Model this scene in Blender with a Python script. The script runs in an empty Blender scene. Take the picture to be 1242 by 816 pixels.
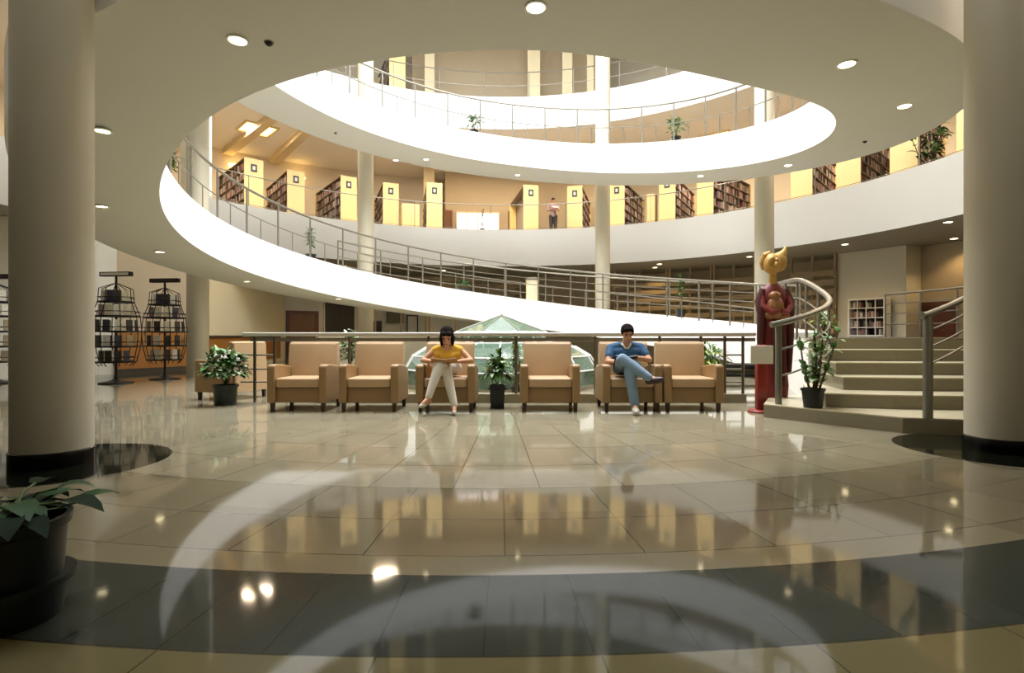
import bpy, bmesh, math, random
from mathutils import Vector, Matrix, Euler
R_ = random.Random(7)
PI = math.pi
sc = bpy.context.scene
col = sc.collection
# ------------------------------------------------------------------ frame
F, CX, CY, H = 670.0, 621.0, 408.0, 0.92          # focal length in pixels, frame centre, camera height
XC, YC = -0.202, 10.726                           # centre of the rotunda
RI, RO, RG = 5.6, 7.11, 10.0                      # ramp inner / outer edge, gallery edge
Z2, Z3 = 4.92, 9.9                                # gallery floors
def at(x, y, D):
    return Vector(((x-CX)*D/F, D, H+(CY-y)*D/F))
def flo(x, y):                                     # point of the ground floor seen at a pixel
    D = H*F/(y-CY); return Vector(((x-CX)*D/F, D, 0))
def hit(x, R, far=True):                           # where the sight line of column x meets the circle R
    m = (x-CX)/F
    a = m*m+1; b = -2*(m*XC+YC); c = XC*XC+YC*YC-R*R
    d = max(b*b-4*a*c, 0)**.5
    Y = (-b+(d if far else -d))/2/a
    return m*Y, Y
def pol(th, R, z=0.0):
    return Vector((XC-R*math.sin(th), YC+R*math.cos(th), z))
def ang(x, R, far=True):
    X, Y = hit(x, R, far); return math.atan2(-(X-XC), Y-YC)
ZV = [0.0085,0.0792,0.1483,0.2163,0.2828,0.3584,0.4419,0.4747,0.4717,0.5407,0.6194,0.7127,0.808,0.8941,0.9564,1.0056,1.0468,1.091]
K0, KH = -0.4, 0.505882353
def ramp_bottom(th):
    if th < K0: return H+5.6*(ZV[0]+0.14*(th-K0))
    t = (th-K0)/KH; i = min(int(t), len(ZV)-2); t = min(t-i, 1.0)
    g = lambda k: (ZV[min(k+1, len(ZV)-1)]-ZV[max(k-1, 0)])/(2.0 if 0 < k < len(ZV)-1 else 1.0)
    a, b, m, n = ZV[i], ZV[i+1], g(i), g(i+1)
    z = (2*t**3-3*t**2+1)*a+(t**3-2*t**2+t)*m+(-2*t**3+3*t**2)*b+(t**3-t**2)*n
    return H+5.6*z
def ramp_top(th):
    return ramp_bottom(th)+0.82
# ------------------------------------------------------------------ materials
def lin(h):
    v = [int(h[i:i+2], 16)/255 for i in (0, 2, 4)]
    return tuple(c/12.92 if c <= .04045 else ((c+.055)/1.055)**2.4 for c in v)+(1,)
def mat(name, hexc, rough=.5, metal=0, var=0.0, scale=8, bump=0, spec=.5, emit=None, es=0, trans=0):
    m = bpy.data.materials.new(name); m.use_nodes = True
    nt = m.node_tree; p = nt.nodes['Principled BSDF']
    c = lin(hexc)
    p.inputs['Base Color'].default_value = c
    p.inputs['Roughness'].default_value = rough
    p.inputs['Metallic'].default_value = metal
    p.inputs['Specular IOR Level'].default_value = spec
    if emit:
        p.inputs['Emission Color'].default_value = lin(emit); p.inputs['Emission Strength'].default_value = es
    if var or bump:
        tc = nt.nodes.new('ShaderNodeTexCoord'); n = nt.nodes.new('ShaderNodeTexNoise')
        n.inputs['Scale'].default_value = scale; n.inputs['Detail'].default_value = 4
        nt.links.new(tc.outputs['Object'], n.inputs['Vector'])
        if var:
            mx = nt.nodes.new('ShaderNodeMix'); mx.data_type = 'RGBA'
            mx.inputs[6].default_value = tuple(max(0, v*(1-var)) for v in c[:3])+(1,)
            mx.inputs[7].default_value = tuple(min(1, v*(1+var)) for v in c[:3])+(1,)
            nt.links.new(n.outputs['Fac'], mx.inputs[0]); nt.links.new(mx.outputs[2], p.inputs['Base Color'])
        if bump:
            b = nt.nodes.new('ShaderNodeBump'); b.inputs['Strength'].default_value = bump; b.inputs['Distance'].default_value = .01
            nt.links.new(n.outputs['Fac'], b.inputs['Height']); nt.links.new(b.outputs['Normal'], p.inputs['Normal'])
    return m
def wood(name, c1, c2, rough=.4, axis=2, sc_=3.0):
    m = bpy.data.materials.new(name); m.use_nodes = True
    nt = m.node_tree; p = nt.nodes['Principled BSDF']; p.inputs['Roughness'].default_value = rough
    tc = nt.nodes.new('ShaderNodeTexCoord'); mp = nt.nodes.new('ShaderNodeMapping')
    s = [sc_*6]*3; s[axis] = sc_*.6; mp.inputs['Scale'].default_value = s
    n = nt.nodes.new('ShaderNodeTexNoise'); n.inputs['Scale'].default_value = 1.5; n.inputs['Detail'].default_value = 5
    r = nt.nodes.new('ShaderNodeMix'); r.data_type = 'RGBA'
    r.inputs[6].default_value = lin(c1); r.inputs[7].default_value = lin(c2)
    nt.links.new(tc.outputs['Object'], mp.inputs[0]); nt.links.new(mp.outputs[0], n.inputs['Vector'])
    nt.links.new(n.outputs['Fac'], r.inputs[0]); nt.links.new(r.outputs[2], p.inputs['Base Color'])
    return m
M = {}
M['white'] = mat('white_paint', 'EFEDE6', .55, var=.02, scale=2)
M['fascia'] = mat('gallery_fascia_shaded', 'B0AB9E', .6, var=.02, scale=1.5)  # greyer than the white: shading by the ramp is put into the colour
M['soffit'] = mat('soffit_shaded_white', 'DCDACD', .6, var=.02, scale=1.5)
M['column'] = mat('column_paint', 'C3BBA3', .5, var=.03, scale=2)
M['cream'] = mat('cream_wall_paint', 'D8C8A0', .6, var=.03, scale=2)
M['tan'] = mat('tan_wall_paint', 'B5A486', .6, var=.04, scale=2)
M['peach'] = mat('peach_wall_paint', 'DDD3BE', .6, var=.03, scale=2)
M['palewall'] = mat('pale_wall_paint', 'DDD7C2', .6, var=.03, scale=2)
M['rear'] = wood('rear_wall_darkened', '3A2F1C', '4A3C25')
M['dark'] = mat('dark_trim_recess_shade', '3A3224', .6, var=.1)
M['steel'] = mat('brushed_steel', '827D6E', .4, .55, var=.05, scale=30)
M['railpale'] = mat('pale_satin_rail', 'C6C2B4', .4, .15)
M['steeldk'] = mat('dark_steel', '6E6658', .35, 1.0, var=.05, scale=30)
M['blackst'] = mat('black_stone', '0B0D0E', .12, var=.2, scale=20)
M['step'] = mat('stair_stone', '8A8168', .25, var=.08, scale=25)
M['stepn'] = mat('stair_nosing', 'C6BB9A', .3, var=.05, scale=25)
M['carpet'] = mat('gallery_carpet', '8B7A5A', .9, var=.15, scale=40)
M['leather'] = mat('tan_leather', '9A7B51', .42, var=.06, scale=6, bump=.05)
M['leather2'] = mat('pale_tan_leather', 'BC9C74', .42, var=.05, scale=6, bump=.05)
M['legwood'] = mat('dark_leg_wood', '3B2414', .4, var=.2, scale=20)
M['doorwood'] = wood('brown_door_wood', '6A4526', '8A5E35')
M['redwood'] = wood('red_brown_wood', '54260F', '743A1C')
M['wains'] = wood('orange_wainscot_wood', '8D5A26', 'A9712F', axis=0)
M['slat'] = wood('slat_wood', '8D7856', 'AC966E', axis=0)
M['yellow'] = wood('yellow_shelf_laminate', 'E3C27C', 'ECD08C', .5)
M['shelfin'] = mat('shelf_grey', '80705F', .5, var=.1)
M['blackm'] = mat('black_metal', '14110E', .45, .3, var=.2, scale=20)
M['potblack'] = mat('black_plastic_pot', '0E1512', .35, var=.2, scale=20)
M['potgreen'] = mat('dark_green_pot', '1C2A22', .4, var=.2, scale=20)
M['soil'] = mat('potting_soil', '2A1D12', .95, var=.4, scale=60, bump=.6)
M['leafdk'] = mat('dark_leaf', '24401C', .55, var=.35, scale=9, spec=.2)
M['leaf'] = mat('green_leaf', '4E7A35', .45, var=.35, scale=9)
M['leafshade'] = mat('shaded_leaf', '16240F', .7, var=.3, scale=9, spec=.12)  # darkened leaf green, backlit shade put into the colour
M['leafpale'] = mat('pale_variegated_leaf', 'A7B98A', .5, var=.3, scale=14)
M['leafyel'] = mat('yellow_green_leaf', '93A33A', .45, var=.3, scale=14)
M['petal'] = mat('white_petal', 'E6E2D2', .6, var=.05)
M['stem'] = mat('plant_stem', '4B5A2C', .6, var=.2)
M['bark'] = mat('cane_bark', '5A4A33', .8, var=.25, scale=20)
M['skin'] = mat('skin', 'C08C66', .5, var=.06, scale=10)
M['skin2'] = mat('skin_tone', 'B98360', .5, var=.06, scale=10)
M['hair'] = mat('dark_hair', '17100C', .85, var=.3, scale=40, spec=.08)
M['yshirt'] = mat('yellow_cotton', 'D9A62E', .8, var=.08, scale=30)
M['wpants'] = mat('white_cotton', 'DDD6C6', .8, var=.05, scale=30)
M['bshirt'] = mat('blue_cotton', '2A5274', .8, var=.1, scale=30)
M['jeans'] = mat('blue_denim', '7890A2', .85, var=.25, scale=12)
M['shoe'] = mat('pale_shoe', 'B7AE9E', .5, var=.1)
M['shoedk'] = mat('dark_shoe', '35241A', .5, var=.1)
M['paper'] = mat('paper', 'D9D2BF', .7, var=.03)
M['cover'] = mat('magazine_cover', 'A9783A', .5, var=.3, scale=25)
M['coverdk'] = mat('dark_magazine_cover', '2B2520', .5, var=.4, scale=25)
M['gold'] = mat('gold_carving', 'C0964A', .55, .1, var=.2, scale=12, bump=.2)
M['robe'] = mat('red_lacquer', '75201A', .5, var=.3, scale=8)
M['robedk'] = mat('dark_red_lacquer', '481712', .5, var=.3, scale=8)
M['carve'] = wood('carved_brown_wood', '7A4A28', 'A4703F')
M['redpaint'] = mat('red_paint', '84261A', .35, var=.1)
M['lamp'] = mat('lamp_lens', 'FFFFFF', .3, emit='FFE9B8', es=14)
M['lampw'] = mat('warm_lamp_panel', 'FFFFFF', .3, emit='FFC873', es=5)
M['winlit'] = mat('daylit_window_pane', 'FFFFFF', .3, emit='F4F6FF', es=1.5)
M['sensor'] = mat('black_sensor', '101010', .5, var=.1)
M['signdk'] = mat('sign_plate', '3A352C', .5, var=.1)
M['pic'] = mat('landscape_print', '6B6546', .5, var=.6, scale=9)
M['black_frame'] = mat('black_frame_wood', '1C1712', .4, var=.2)
M['check'] = mat('checked_cotton', '9C7F79', .8, var=.6, scale=40)
M['bin'] = mat('cream_bin', 'CFC3A0', .4, var=.05)
def glass(name, tint, k):
    m = bpy.data.materials.new(name); m.use_nodes = True
    nt = m.node_tree; nt.nodes.clear()
    o = nt.nodes.new('ShaderNodeOutputMaterial'); t = nt.nodes.new('ShaderNodeBsdfTransparent'); t.inputs[0].default_value = lin(tint)
    g = nt.nodes.new('ShaderNodeBsdfGlossy'); g.inputs['Roughness'].default_value = .05; g.inputs[0].default_value = (1, 1, 1, 1)
    d = nt.nodes.new('ShaderNodeBsdfDiffuse'); d.inputs[0].default_value = lin('A5C4AA')
    fr = nt.nodes.new('ShaderNodeLayerWeight'); fr.inputs[0].default_value = .35
    m1 = nt.nodes.new('ShaderNodeMixShader'); m2 = nt.nodes.new('ShaderNodeMixShader'); m1.inputs[0].default_value = k
    nt.links.new(t.outputs[0], m1.inputs[1]); nt.links.new(d.outputs[0], m1.inputs[2])
    nt.links.new(fr.outputs['Fresnel'], m2.inputs[0]); nt.links.new(m1.outputs[0], m2.inputs[1]); nt.links.new(g.outputs[0], m2.inputs[2])
    nt.links.new(m2.outputs[0], o.inputs[0]); return m
M['glass'] = glass('green_tinted_glass', 'B4D2BC', .30)

COLS_NEAR = [(at(64.5, 408, 4.02).x, 4.02), (3.99, 4.5)]
def floor_material():
    m = bpy.data.materials.new('polished_floor_tiles'); m.use_nodes = True
    nt = m.node_tree; p = nt.nodes['Principled BSDF']
    L = nt.links.new
    def node(t, **k):
        n = nt.nodes.new(t)
        for a, b in k.items(): setattr(n, a, b)
        return n
    def math_(op, a, b=None):
        n = node('ShaderNodeMath', operation=op)
        for i, v in enumerate((a, b)):
            if v is None: continue
            if isinstance(v, (int, float)): n.inputs[i].default_value = v
            else: L(v, n.inputs[i])
        return n.outputs[0]
    g = node('ShaderNodeNewGeometry'); sp = node('ShaderNodeSeparateXYZ'); L(g.outputs['Position'], sp.inputs[0])
    X = math_('SUBTRACT', sp.outputs[0], XC); Y = math_('SUBTRACT', YC, sp.outputs[1])
    r = math_('SQRT', math_('ADD', math_('MULTIPLY', X, X), math_('MULTIPLY', Y, Y)))
    a = math_('ARCTAN2', X, Y)
    def inside(v, lo, hi): return math_('MULTIPLY', math_('GREATER_THAN', v, lo), math_('LESS_THAN', v, hi))
    dark = inside(r, 8.60, 9.14)
    # concentric joints
    joint = None
    def add(j):
        nonlocal joint
        joint = j if joint is None else math_('MAXIMUM', joint, j)
    for R in (9.14, 8.60, 8.41, 7.95, 7.38, 6.8, 6.2, 5.6, 9.75, 10.35, 10.95, 11.6, 12.3, 13):
        add(math_('LESS_THAN', math_('ABSOLUTE', math_('SUBTRACT', r, R)), .004 if R < 9 else .005))
    def radial(step, phase):
        u = math_('DIVIDE', math_('SUBTRACT', a, phase), step)
        f = math_('ABSOLUTE', math_('SUBTRACT', u, math_('ROUND', u)))
        return math_('LESS_THAN', math_('MULTIPLY', math_('MULTIPLY', f, step), r), .0032)
    add(math_('MULTIPLY', radial(.0352, .0131), dark))
    odd = inside(r, 7.38, 8.41)
    add(math_('MULTIPLY', radial(.0712, .0205), odd))
    rest = math_('MULTIPLY', math_('SUBTRACT', 1, dark), math_('SUBTRACT', 1, inside(r, 7.38, 8.60)))
    add(math_('MULTIPLY', radial(.0712, .0205+.03), rest))
    # tile to tile variation
    w = node('ShaderNodeTexWhiteNoise', noise_dimensions='2D'); cb = node('ShaderNodeCombineXYZ')
    L(math_('ROUND', math_('DIVIDE', math_('SUBTRACT', a, .0205+.0356), .0712)), cb.inputs[0]); L(math_('FLOOR', math_('DIVIDE', r, .56)), cb.inputs[1]); L(cb.outputs[0], w.inputs['Vector'])
    n = node('ShaderNodeTexNoise'); n.inputs['Scale'].default_value = 3.5; n.inputs['Detail'].default_value = 5
    L(g.outputs['Position'], n.inputs['Vector'])
    def mix(f, c1, c2):
        x = node('ShaderNodeMix', data_type='RGBA')
        for i, v in ((0, f), (6, c1), (7, c2)):
            if isinstance(v, (float, int)): x.inputs[i].default_value = v
            elif isinstance(v, tuple): x.inputs[i].default_value = v
            else: L(v, x.inputs[i])
        return x.outputs[2]
    tan = mix(n.outputs['Fac'], lin('8B826A'), lin('989076'))
    tan = mix(math_('MULTIPLY', w.outputs['Value'], .35), tan, lin('797059'))
    drk = mix(n.outputs['Fac'], lin('2E312A'), lin('3A3E36'))
    drk = mix(math_('MULTIPLY', w.outputs['Value'], .3), drk, lin('282b25'))
    tan = mix(math_('GREATER_THAN', r, 9.14), tan, lin('5E5638'))  # outer strip darkened: fall-off of light put into the tile colour
    tan = mix(inside(r, 7.38, 8.60), tan, mix(w.outputs['Value'], lin('70664F'), lin('7D745B')))  # rows before the dark band darkened too, dimmer light kept in their colour
    c = mix(dark, tan, drk)
    L(math_('SUBTRACT', .36, math_('MULTIPLY', dark, .25)), p.inputs['Specular IOR Level'])
    c = mix(math_('MULTIPLY', joint, .75), c, lin('26221a'))
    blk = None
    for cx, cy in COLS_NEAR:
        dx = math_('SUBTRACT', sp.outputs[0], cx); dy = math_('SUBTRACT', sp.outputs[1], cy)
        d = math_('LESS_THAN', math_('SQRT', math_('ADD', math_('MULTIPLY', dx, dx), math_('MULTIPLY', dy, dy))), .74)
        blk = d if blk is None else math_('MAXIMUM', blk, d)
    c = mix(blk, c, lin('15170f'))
    L(c, p.inputs['Base Color'])
    p.inputs['Roughness'].default_value = .055
    p.inputs['IOR'].default_value = 1.47
    p.inputs['Specular IOR Level'].default_value = .3
    n2 = node('ShaderNodeTexNoise'); n2.inputs['Scale'].default_value = 1.3; n2.inputs['Detail'].default_value = 2
    L(g.outputs['Position'], n2.inputs['Vector'])
    b = node('ShaderNodeBump'); b.inputs['Strength'].default_value = .04; b.inputs['Distance'].default_value = .02
    L(n2.outputs['Fac'], b.inputs['Height']); L(b.outputs['Normal'], p.inputs['Normal'])
    return m
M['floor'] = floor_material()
# ------------------------------------------------------------------ mesh builder
class MB:
    def __init__(s): s.v = []; s.f = []; s.m = []
    def add(s, vs, fs, mi=0, T=None):
        b = len(s.v)
        s.v += [tuple(T @ Vector(v)) if T is not None else tuple(v) for v in vs]
        s.f += [tuple(b+i for i in f) for f in fs]; s.m += [mi]*len(fs); return s
    def box(s, c, d, rz=0, mi=0, bev=0, T=None, rx=0, ry=0):
        x, y, z = d[0]/2, d[1]/2, d[2]/2
        Mx = Matrix.Translation(Vector(c)) @ Euler((rx, ry, rz)).to_matrix().to_4x4()
        if T is not None: Mx = T @ Mx
        if bev <= 0:
            vs = [(a, b, e) for a in (-x, x) for b in (-y, y) for e in (-z, z)]
            return s.add(vs, [(0,1,3,2),(4,6,7,5),(0,4,5,1),(2,3,7,6),(0,2,6,4),(1,5,7,3)], mi, Mx)
        bm = bmesh.new(); bmesh.ops.create_cube(bm, size=1)
        for v in bm.verts: v.co = Vector((v.co.x*d[0], v.co.y*d[1], v.co.z*d[2]))
        bmesh.ops.bevel(bm, geom=list(bm.edges), offset=min(bev, min(d)*.45), segments=3, profile=.6, affect='EDGES')
        bm.verts.index_update()
        s.add([v.co[:] for v in bm.verts], [[v.index for v in f.verts] for f in bm.faces], mi, Mx); bm.free(); return s
    def tube(s, pts, r, n=8, mi=0, T=None, closed=False, cap=True):
        pts = [Vector(p) for p in pts]; N = len(pts); vs = []; fs = []
        rs = r if isinstance(r, (list, tuple)) else [r]*N
        up = None
        for i, p in enumerate(pts):
            t = (pts[min(i+1, N-1)]-pts[max(i-1, 0)])
            t = t.normalized() if t.length > 1e-9 else Vector((0, 0, 1))
            if up is None:
                up = Vector((0, 0, 1)) if abs(t.z) < .9 else Vector((1, 0, 0))
            u = (up-t*up.dot(t)); u = u.normalized() if u.length > 1e-6 else t.orthogonal().normalized(); up = u
            w = t.cross(u)
            for k in range(n):
                a = 2*PI*k/n; vs.append(p+(u*math.cos(a)+w*math.sin(a))*rs[i])
        for i in range(N-1):
            for k in range(n):
                k2 = (k+1) % n; fs.append((i*n+k, i*n+k2, (i+1)*n+k2, (i+1)*n+k))
        if cap:
            fs.append(tuple(range(n-1, -1, -1))); fs.append(tuple((N-1)*n+k for k in range(n)))
        return s.add(vs, fs, mi, T)
    def cyl(s, c, r, h, n=24, mi=0, T=None, r2=None):
        c = Vector(c); return s.lathe([(r, 0), (r2 if r2 is not None else r, h)], c, n, mi, T)
    def lathe(s, prof, c=(0, 0, 0), n=24, mi=0, T=None, cap=True, sx=1, sy=1, rot=0):
        c = Vector(c); vs = []; fs = []
        for r, z in prof:
            for k in range(n):
                a = 2*PI*k/n+rot; vs.append((c.x+r*math.cos(a)*sx, c.y+r*math.sin(a)*sy, c.z+z))
        N = len(prof)
        for i in range(N-1):
            for k in range(n):
                k2 = (k+1) % n; fs.append((i*n+k, i*n+k2, (i+1)*n+k2, (i+1)*n+k))
        if cap: fs.append(tuple(range(n-1, -1, -1))); fs.append(tuple((N-1)*n+k for k in range(n)))
        return s.add(vs, fs, mi, T)
    def ball(s, c, r, n=14, mi=0, T=None):
        rx, ry, rz = r if isinstance(r, (tuple, list)) else (r, r, r)
        prof = [(math.sin(PI*i/10)*1.0+1e-4, -math.cos(PI*i/10)) for i in range(11)]
        c = Vector(c)
        Mx = Matrix.Translation(c) @ Matrix.Diagonal((rx, ry, rz, 1))
        if T is not None: Mx = T @ Mx
        return s.lathe(prof, (0, 0, 0), n, mi, Mx)
    def prism(s, poly, z0, z1, mi=0, T=None):
        n = len(poly); a = sum(poly[i][0]*poly[(i+1) % n][1]-poly[(i+1) % n][0]*poly[i][1] for i in range(n))
        if a < 0: poly = poly[::-1]
        vs = [(p[0], p[1], z0) for p in poly]+[(p[0], p[1], z1) for p in poly]
        fs = [tuple(range(n-1, -1, -1)), tuple(range(n, 2*n))]+[(i, (i+1) % n, n+(i+1) % n, n+i) for i in range(n)]
        return s.add(vs, fs, mi, T)
    def arc(s, R0, R1, t0, t1, z0, z1, n=48, mi=0):           # solid ring sector; z may be functions of the angle
        f = lambda z, t: z(t) if callable(z) else z
        vs = []; fs = []
        for i in range(n+1):
            t = t0+(t1-t0)*i/n
            vs += [pol(t, R0, f(z0, t)), pol(t, R1, f(z0, t)), pol(t, R1, f(z1, t)), pol(t, R0, f(z1, t))]
        for i in range(n):
            for k in range(4):
                a, b = i*4+k, i*4+(k+1) % 4; fs.append((a, b, b+4, a+4))
        fs += [(3, 2, 1, 0), (n*4, n*4+1, n*4+2, n*4+3)]
        return s.add(vs, fs, mi)
    def build(s, name, mats, parent=None, smooth=35, kind=None):
        me = bpy.data.meshes.new(name); me.from_pydata(s.v, [], s.f)
        for m_ in (mats if isinstance(mats, (list, tuple)) else [mats]): me.materials.append(m_)
        if len(set(s.m)) > 1: me.polygons.foreach_set('material_index', s.m)
        bm = bmesh.new(); bm.from_mesh(me); bmesh.ops.recalc_face_normals(bm, faces=bm.faces); bm.to_mesh(me); bm.free()
        if smooth:
            me.shade_smooth(); me.set_sharp_from_angle(angle=math.radians(smooth))
        o = bpy.data.objects.new(name, me); col.objects.link(o)
        if parent is not None: o.parent = parent
        if kind: o['kind'] = kind
        return o
def tag(o, label, cat, group=None, kind=None):
    o['label'] = label; o['category'] = cat
    if group: o['group'] = group
    if kind: o['kind'] = kind
    return o
def thing(name, label, cat, loc=(0, 0, 0), rz=0, group=None):
    o = bpy.data.objects.new(name, None); col.objects.link(o); o.location = loc; o.rotation_euler = (0, 0, rz)
    o.empty_display_size = .1
    return tag(o, label, cat, group)
def copy_tree(o, parent=None):
    c = o.copy(); col.objects.link(c)
    if parent is not None: c.parent = parent
    for ch in list(o.children): copy_tree(ch, c)
    return c
def S(name, mb, m, parent=None, smooth=35):
    return mb.build(name, m, parent, smooth, 'structure')
def leaf(mb, p, d, L, w, droop=.3, mi=0, fold=.15):
    """A curved leaf blade starting at p in direction d."""
    p = Vector(p); d = Vector(d).normalized(); side = d.cross(Vector((0, 0, 1)))
    side = side.normalized() if side.length > 1e-3 else Vector((1, 0, 0))
    n = 5; vs = []; fs = []; q = p.copy(); dd = d.copy()
    for i in range(n):
        t = i/(n-1); ww = w*math.sin(PI*(.12+.88*t)**.8)*.5+(.002 if i < n-1 else 0)
        up = side.cross(dd).normalized()
        vs += [q-side*ww+up*ww*fold, q.copy(), q+side*ww+up*ww*fold]
        q = q+dd*(L/(n-1)); dd = (dd+Vector((0, 0, -droop/(n-1)*2))).normalized()
    for i in range(n-1):
        a = i*3; fs += [(a, a+1, a+4, a+3), (a+1, a+2, a+5, a+4)]
    mb.add(vs, fs, mi)
# ------------------------------------------------------------------ shell
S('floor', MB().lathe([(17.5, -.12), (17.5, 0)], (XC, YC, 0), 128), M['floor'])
TH_A, TH_B = -1.40, 9.1
rb_ = MB().arc(RI, RO, TH_A, TH_B, ramp_bottom, ramp_top, 320)
for i in range(0, 1280, 4): rb_.m[i] = 1            # underside in a darker tone of the same paint, shade put into the colour
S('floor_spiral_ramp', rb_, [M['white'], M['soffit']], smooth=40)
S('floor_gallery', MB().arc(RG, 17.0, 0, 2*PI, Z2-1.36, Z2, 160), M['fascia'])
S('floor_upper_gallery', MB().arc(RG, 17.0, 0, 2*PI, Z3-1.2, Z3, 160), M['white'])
S('trim_1', MB().arc(RG+.02, 16.9, 0, 2*PI, Z2+.001, Z2+.012, 120), M['carpet'])
S('wall_outer', MB().arc(17.0, 17.3, -1.95, 1.95, -.1, 14.9, 96), M['peach'])
S('wall_rear', MB().arc(17.0, 17.3, 1.95, 2*PI-1.95, -.1, 14.9, 64), M['rear'])  # unseen wall; its dark panelling is invented to bounce less light
S('ceiling_roof', MB().arc(5.9, 17.3, 0, 2*PI, 14.6, 14.9, 128), M['white'])
for i, th in enumerate([k*PI/4 for k in range(8)]):           # skylight bars over the void
    S('ceiling_beam', MB().tube([pol(th, 0.05, 14.75), pol(th, 5.95, 14.75)], .05, 6), M['white'])
# ground floor walls below the galleries
def wall_line(pts, z0, z1, t=.2):
    mb = MB()
    for (a, b) in zip(pts[:-1], pts[1:]):
        a = Vector(a); b = Vector(b); d = (b-a).normalized(); n = Vector((-d.y, d.x))
        if n.dot((a+b)/2-Vector((0, 0))) < 0: n = -n
        mb.prism([a-d*.03, b+d*.03, b+d*.03+n*t, a-d*.03+n*t], z0, z1)
    return mb
def ph(x, D): return ((x-CX)*D/F, D)
ZT = Z2-1.37
S('wall_left', wall_line([ph(-330, 8.0), ph(-60, 11.5), ph(118, 13.2), ph(140, 13.5)], 0, ZT), M['palewall'])
S('wall_left_tan', wall_line([ph(140, 13.6), ph(252, 15.8)], 0, ZT), M['tan'])
S('wall_left_cream', wall_line([ph(254, 15.8), ph(345, 21.0)], 0, ZT), M['cream'])
tw = [ang(345, 13.7)-.0, ang(560, 13.7)]
S('wall_back', MB().arc(13.7, 13.9, ang(625, 13.7), ang(345, 13.7), 0, ZT, 24), M['palewall'])
S('wall_back_tan', MB().arc(13.7, 13.9, ang(1016, 13.2), ang(625, 13.7), 0, ZT, 30), M['tan'])
# right side: pale pilaster and brown niche
S('wall_right', MB().arc(12.6, 13.9, ang(1099, 12.6), ang(1016, 12.6), 0, ZT, 8), M['palewall'])
S('wall_right_tan', MB().arc(13.3, 13.9, -2.6, ang(1098, 13.3), 0, ZT, 24), M['tan'])
# landing and stairs on the right
LZ = .90
inner_edge = [(4.12, 7.66), (4.45, 8.5), (4.85, 9.6), (5.2, 10.8), (5.27, 11.85)]
land = inner_edge+[(6.8, 12.3)]+[tuple(pol(t, 13.25)[:2]) for t in (-1.0, -1.15, -1.3, -1.45, -1.6, -1.75, -1.9)]+[(8.6, 7.2), (6.4, 7.4)]
S('floor_landing', MB().prism(land, 0, LZ), M['step'], smooth=0)
fl_ = [tuple(pol(t, RO+.02)[:2]) for t in (-1.36, -1.0, -.6, -.3)]+[tuple(pol(t, 13.65)[:2]) for t in (-.3, -.6, -1.0, -1.2, -1.36)]
S('floor_mezzanine', MB().prism(fl_, 0, LZ), M['step'], smooth=0)
steps = [((2.87, 6.3), (3.72, 5.26), (4.6, 5.02)), ((3.42, 6.02), (4.05, 5.86), (5.2, 5.72)), ((3.85, 6.42), (4.5, 6.3), (5.6, 6.2)),
         ((4.0, 6.82), (4.8, 6.75), (5.9, 6.65)), ((4.08, 7.22), (5.0, 7.15), (6.2, 7.1))]
fill = [(2.87, 6.3), (3.45, 7.0), (3.9, 7.3), (4.12, 7.66), (4.3, 8.1), (6.4, 7.6), (7.2, 7.2)]
for k, e in enumerate(steps):
    z = .15*(k+1)
    back = [(6.9+.0*k, 7.3), (4.3, 8.0), (4.12, 7.66)]
    if k == 0: back += [(3.75, 7.3), (3.2, 6.9)]
    elif k == 1: back += [(3.85, 7.3), (3.5, 6.6)]
    poly = list(e)+back
    z0 = z-.15
    st = S('floor_stair', MB().prism(poly, z0, z-.012), M['step'], smooth=0)
    S('trim_stair', MB().prism(poly, z-.012, z), M['stepn'], st, smooth=0)
le_ = MB()
for a, b in zip(inner_edge[:-1], inner_edge[1:]):
    a = Vector(a); b = Vector(b); n = Vector((-(b-a).y, (b-a).x)).normalized()*.012; le_.prism([a, b, b+n, a+n], .0, LZ-.04)
S('wall_landing', le_, M['white'], smooth=0)
for px in (300, 352):
    t = ang(px, 14.5); S('ceiling_beam', MB().arc(10.5, 16.9, t-.012, t+.012, Z3-1.42, Z3-1.2, 2), M['cream'])
# columns
def column(x, y, r, z1, z0=0, base=True, name='column'):
    c = S('column', MB().lathe([(r, z0), (r, z1)], (x, y, 0), 48), M['column'])
    if base:
        S('trim_column_base', MB().lathe([(r+.012, z0), (r+.012, z0+.105), (r+.004, z0+.11)], (x, y, 0), 48), M['blackst'], c)
    return c
CR = .242
for cx, cy in COLS_NEAR:
    th = math.atan2(-(cx-XC), cy-YC) % (2*PI)
    column(cx, cy, CR, 14.6)
for px in (240, 443.5, 731, 927):
    x, y = hit(px, 7.52); column(x, y, CR*.97, 14.6, base=False)
# gallery pilasters
def pier(px0, px1, R, z0, z1, m, dep=.35):
    a, b = ang(px0, R), ang(px1, R)
    return S('column_pier', MB().arc(R, R+dep, b, a, z0, z1, 4), m)
pier(231, 257, 10.3, Z2, Z3-1.2, M['palewall'], .5)
pier(514, 527, 15.15, Z2, Z3-1.2, M['cream'])
pier(1098, 1104, 10.6, Z2, Z2+.1, M['cream'])
for a, b in ((515, 527), (640, 655), (682, 694), (712, 720)):
    pier(a, b, 12.6, Z3, 14.6, M['cream'], .3)
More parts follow.
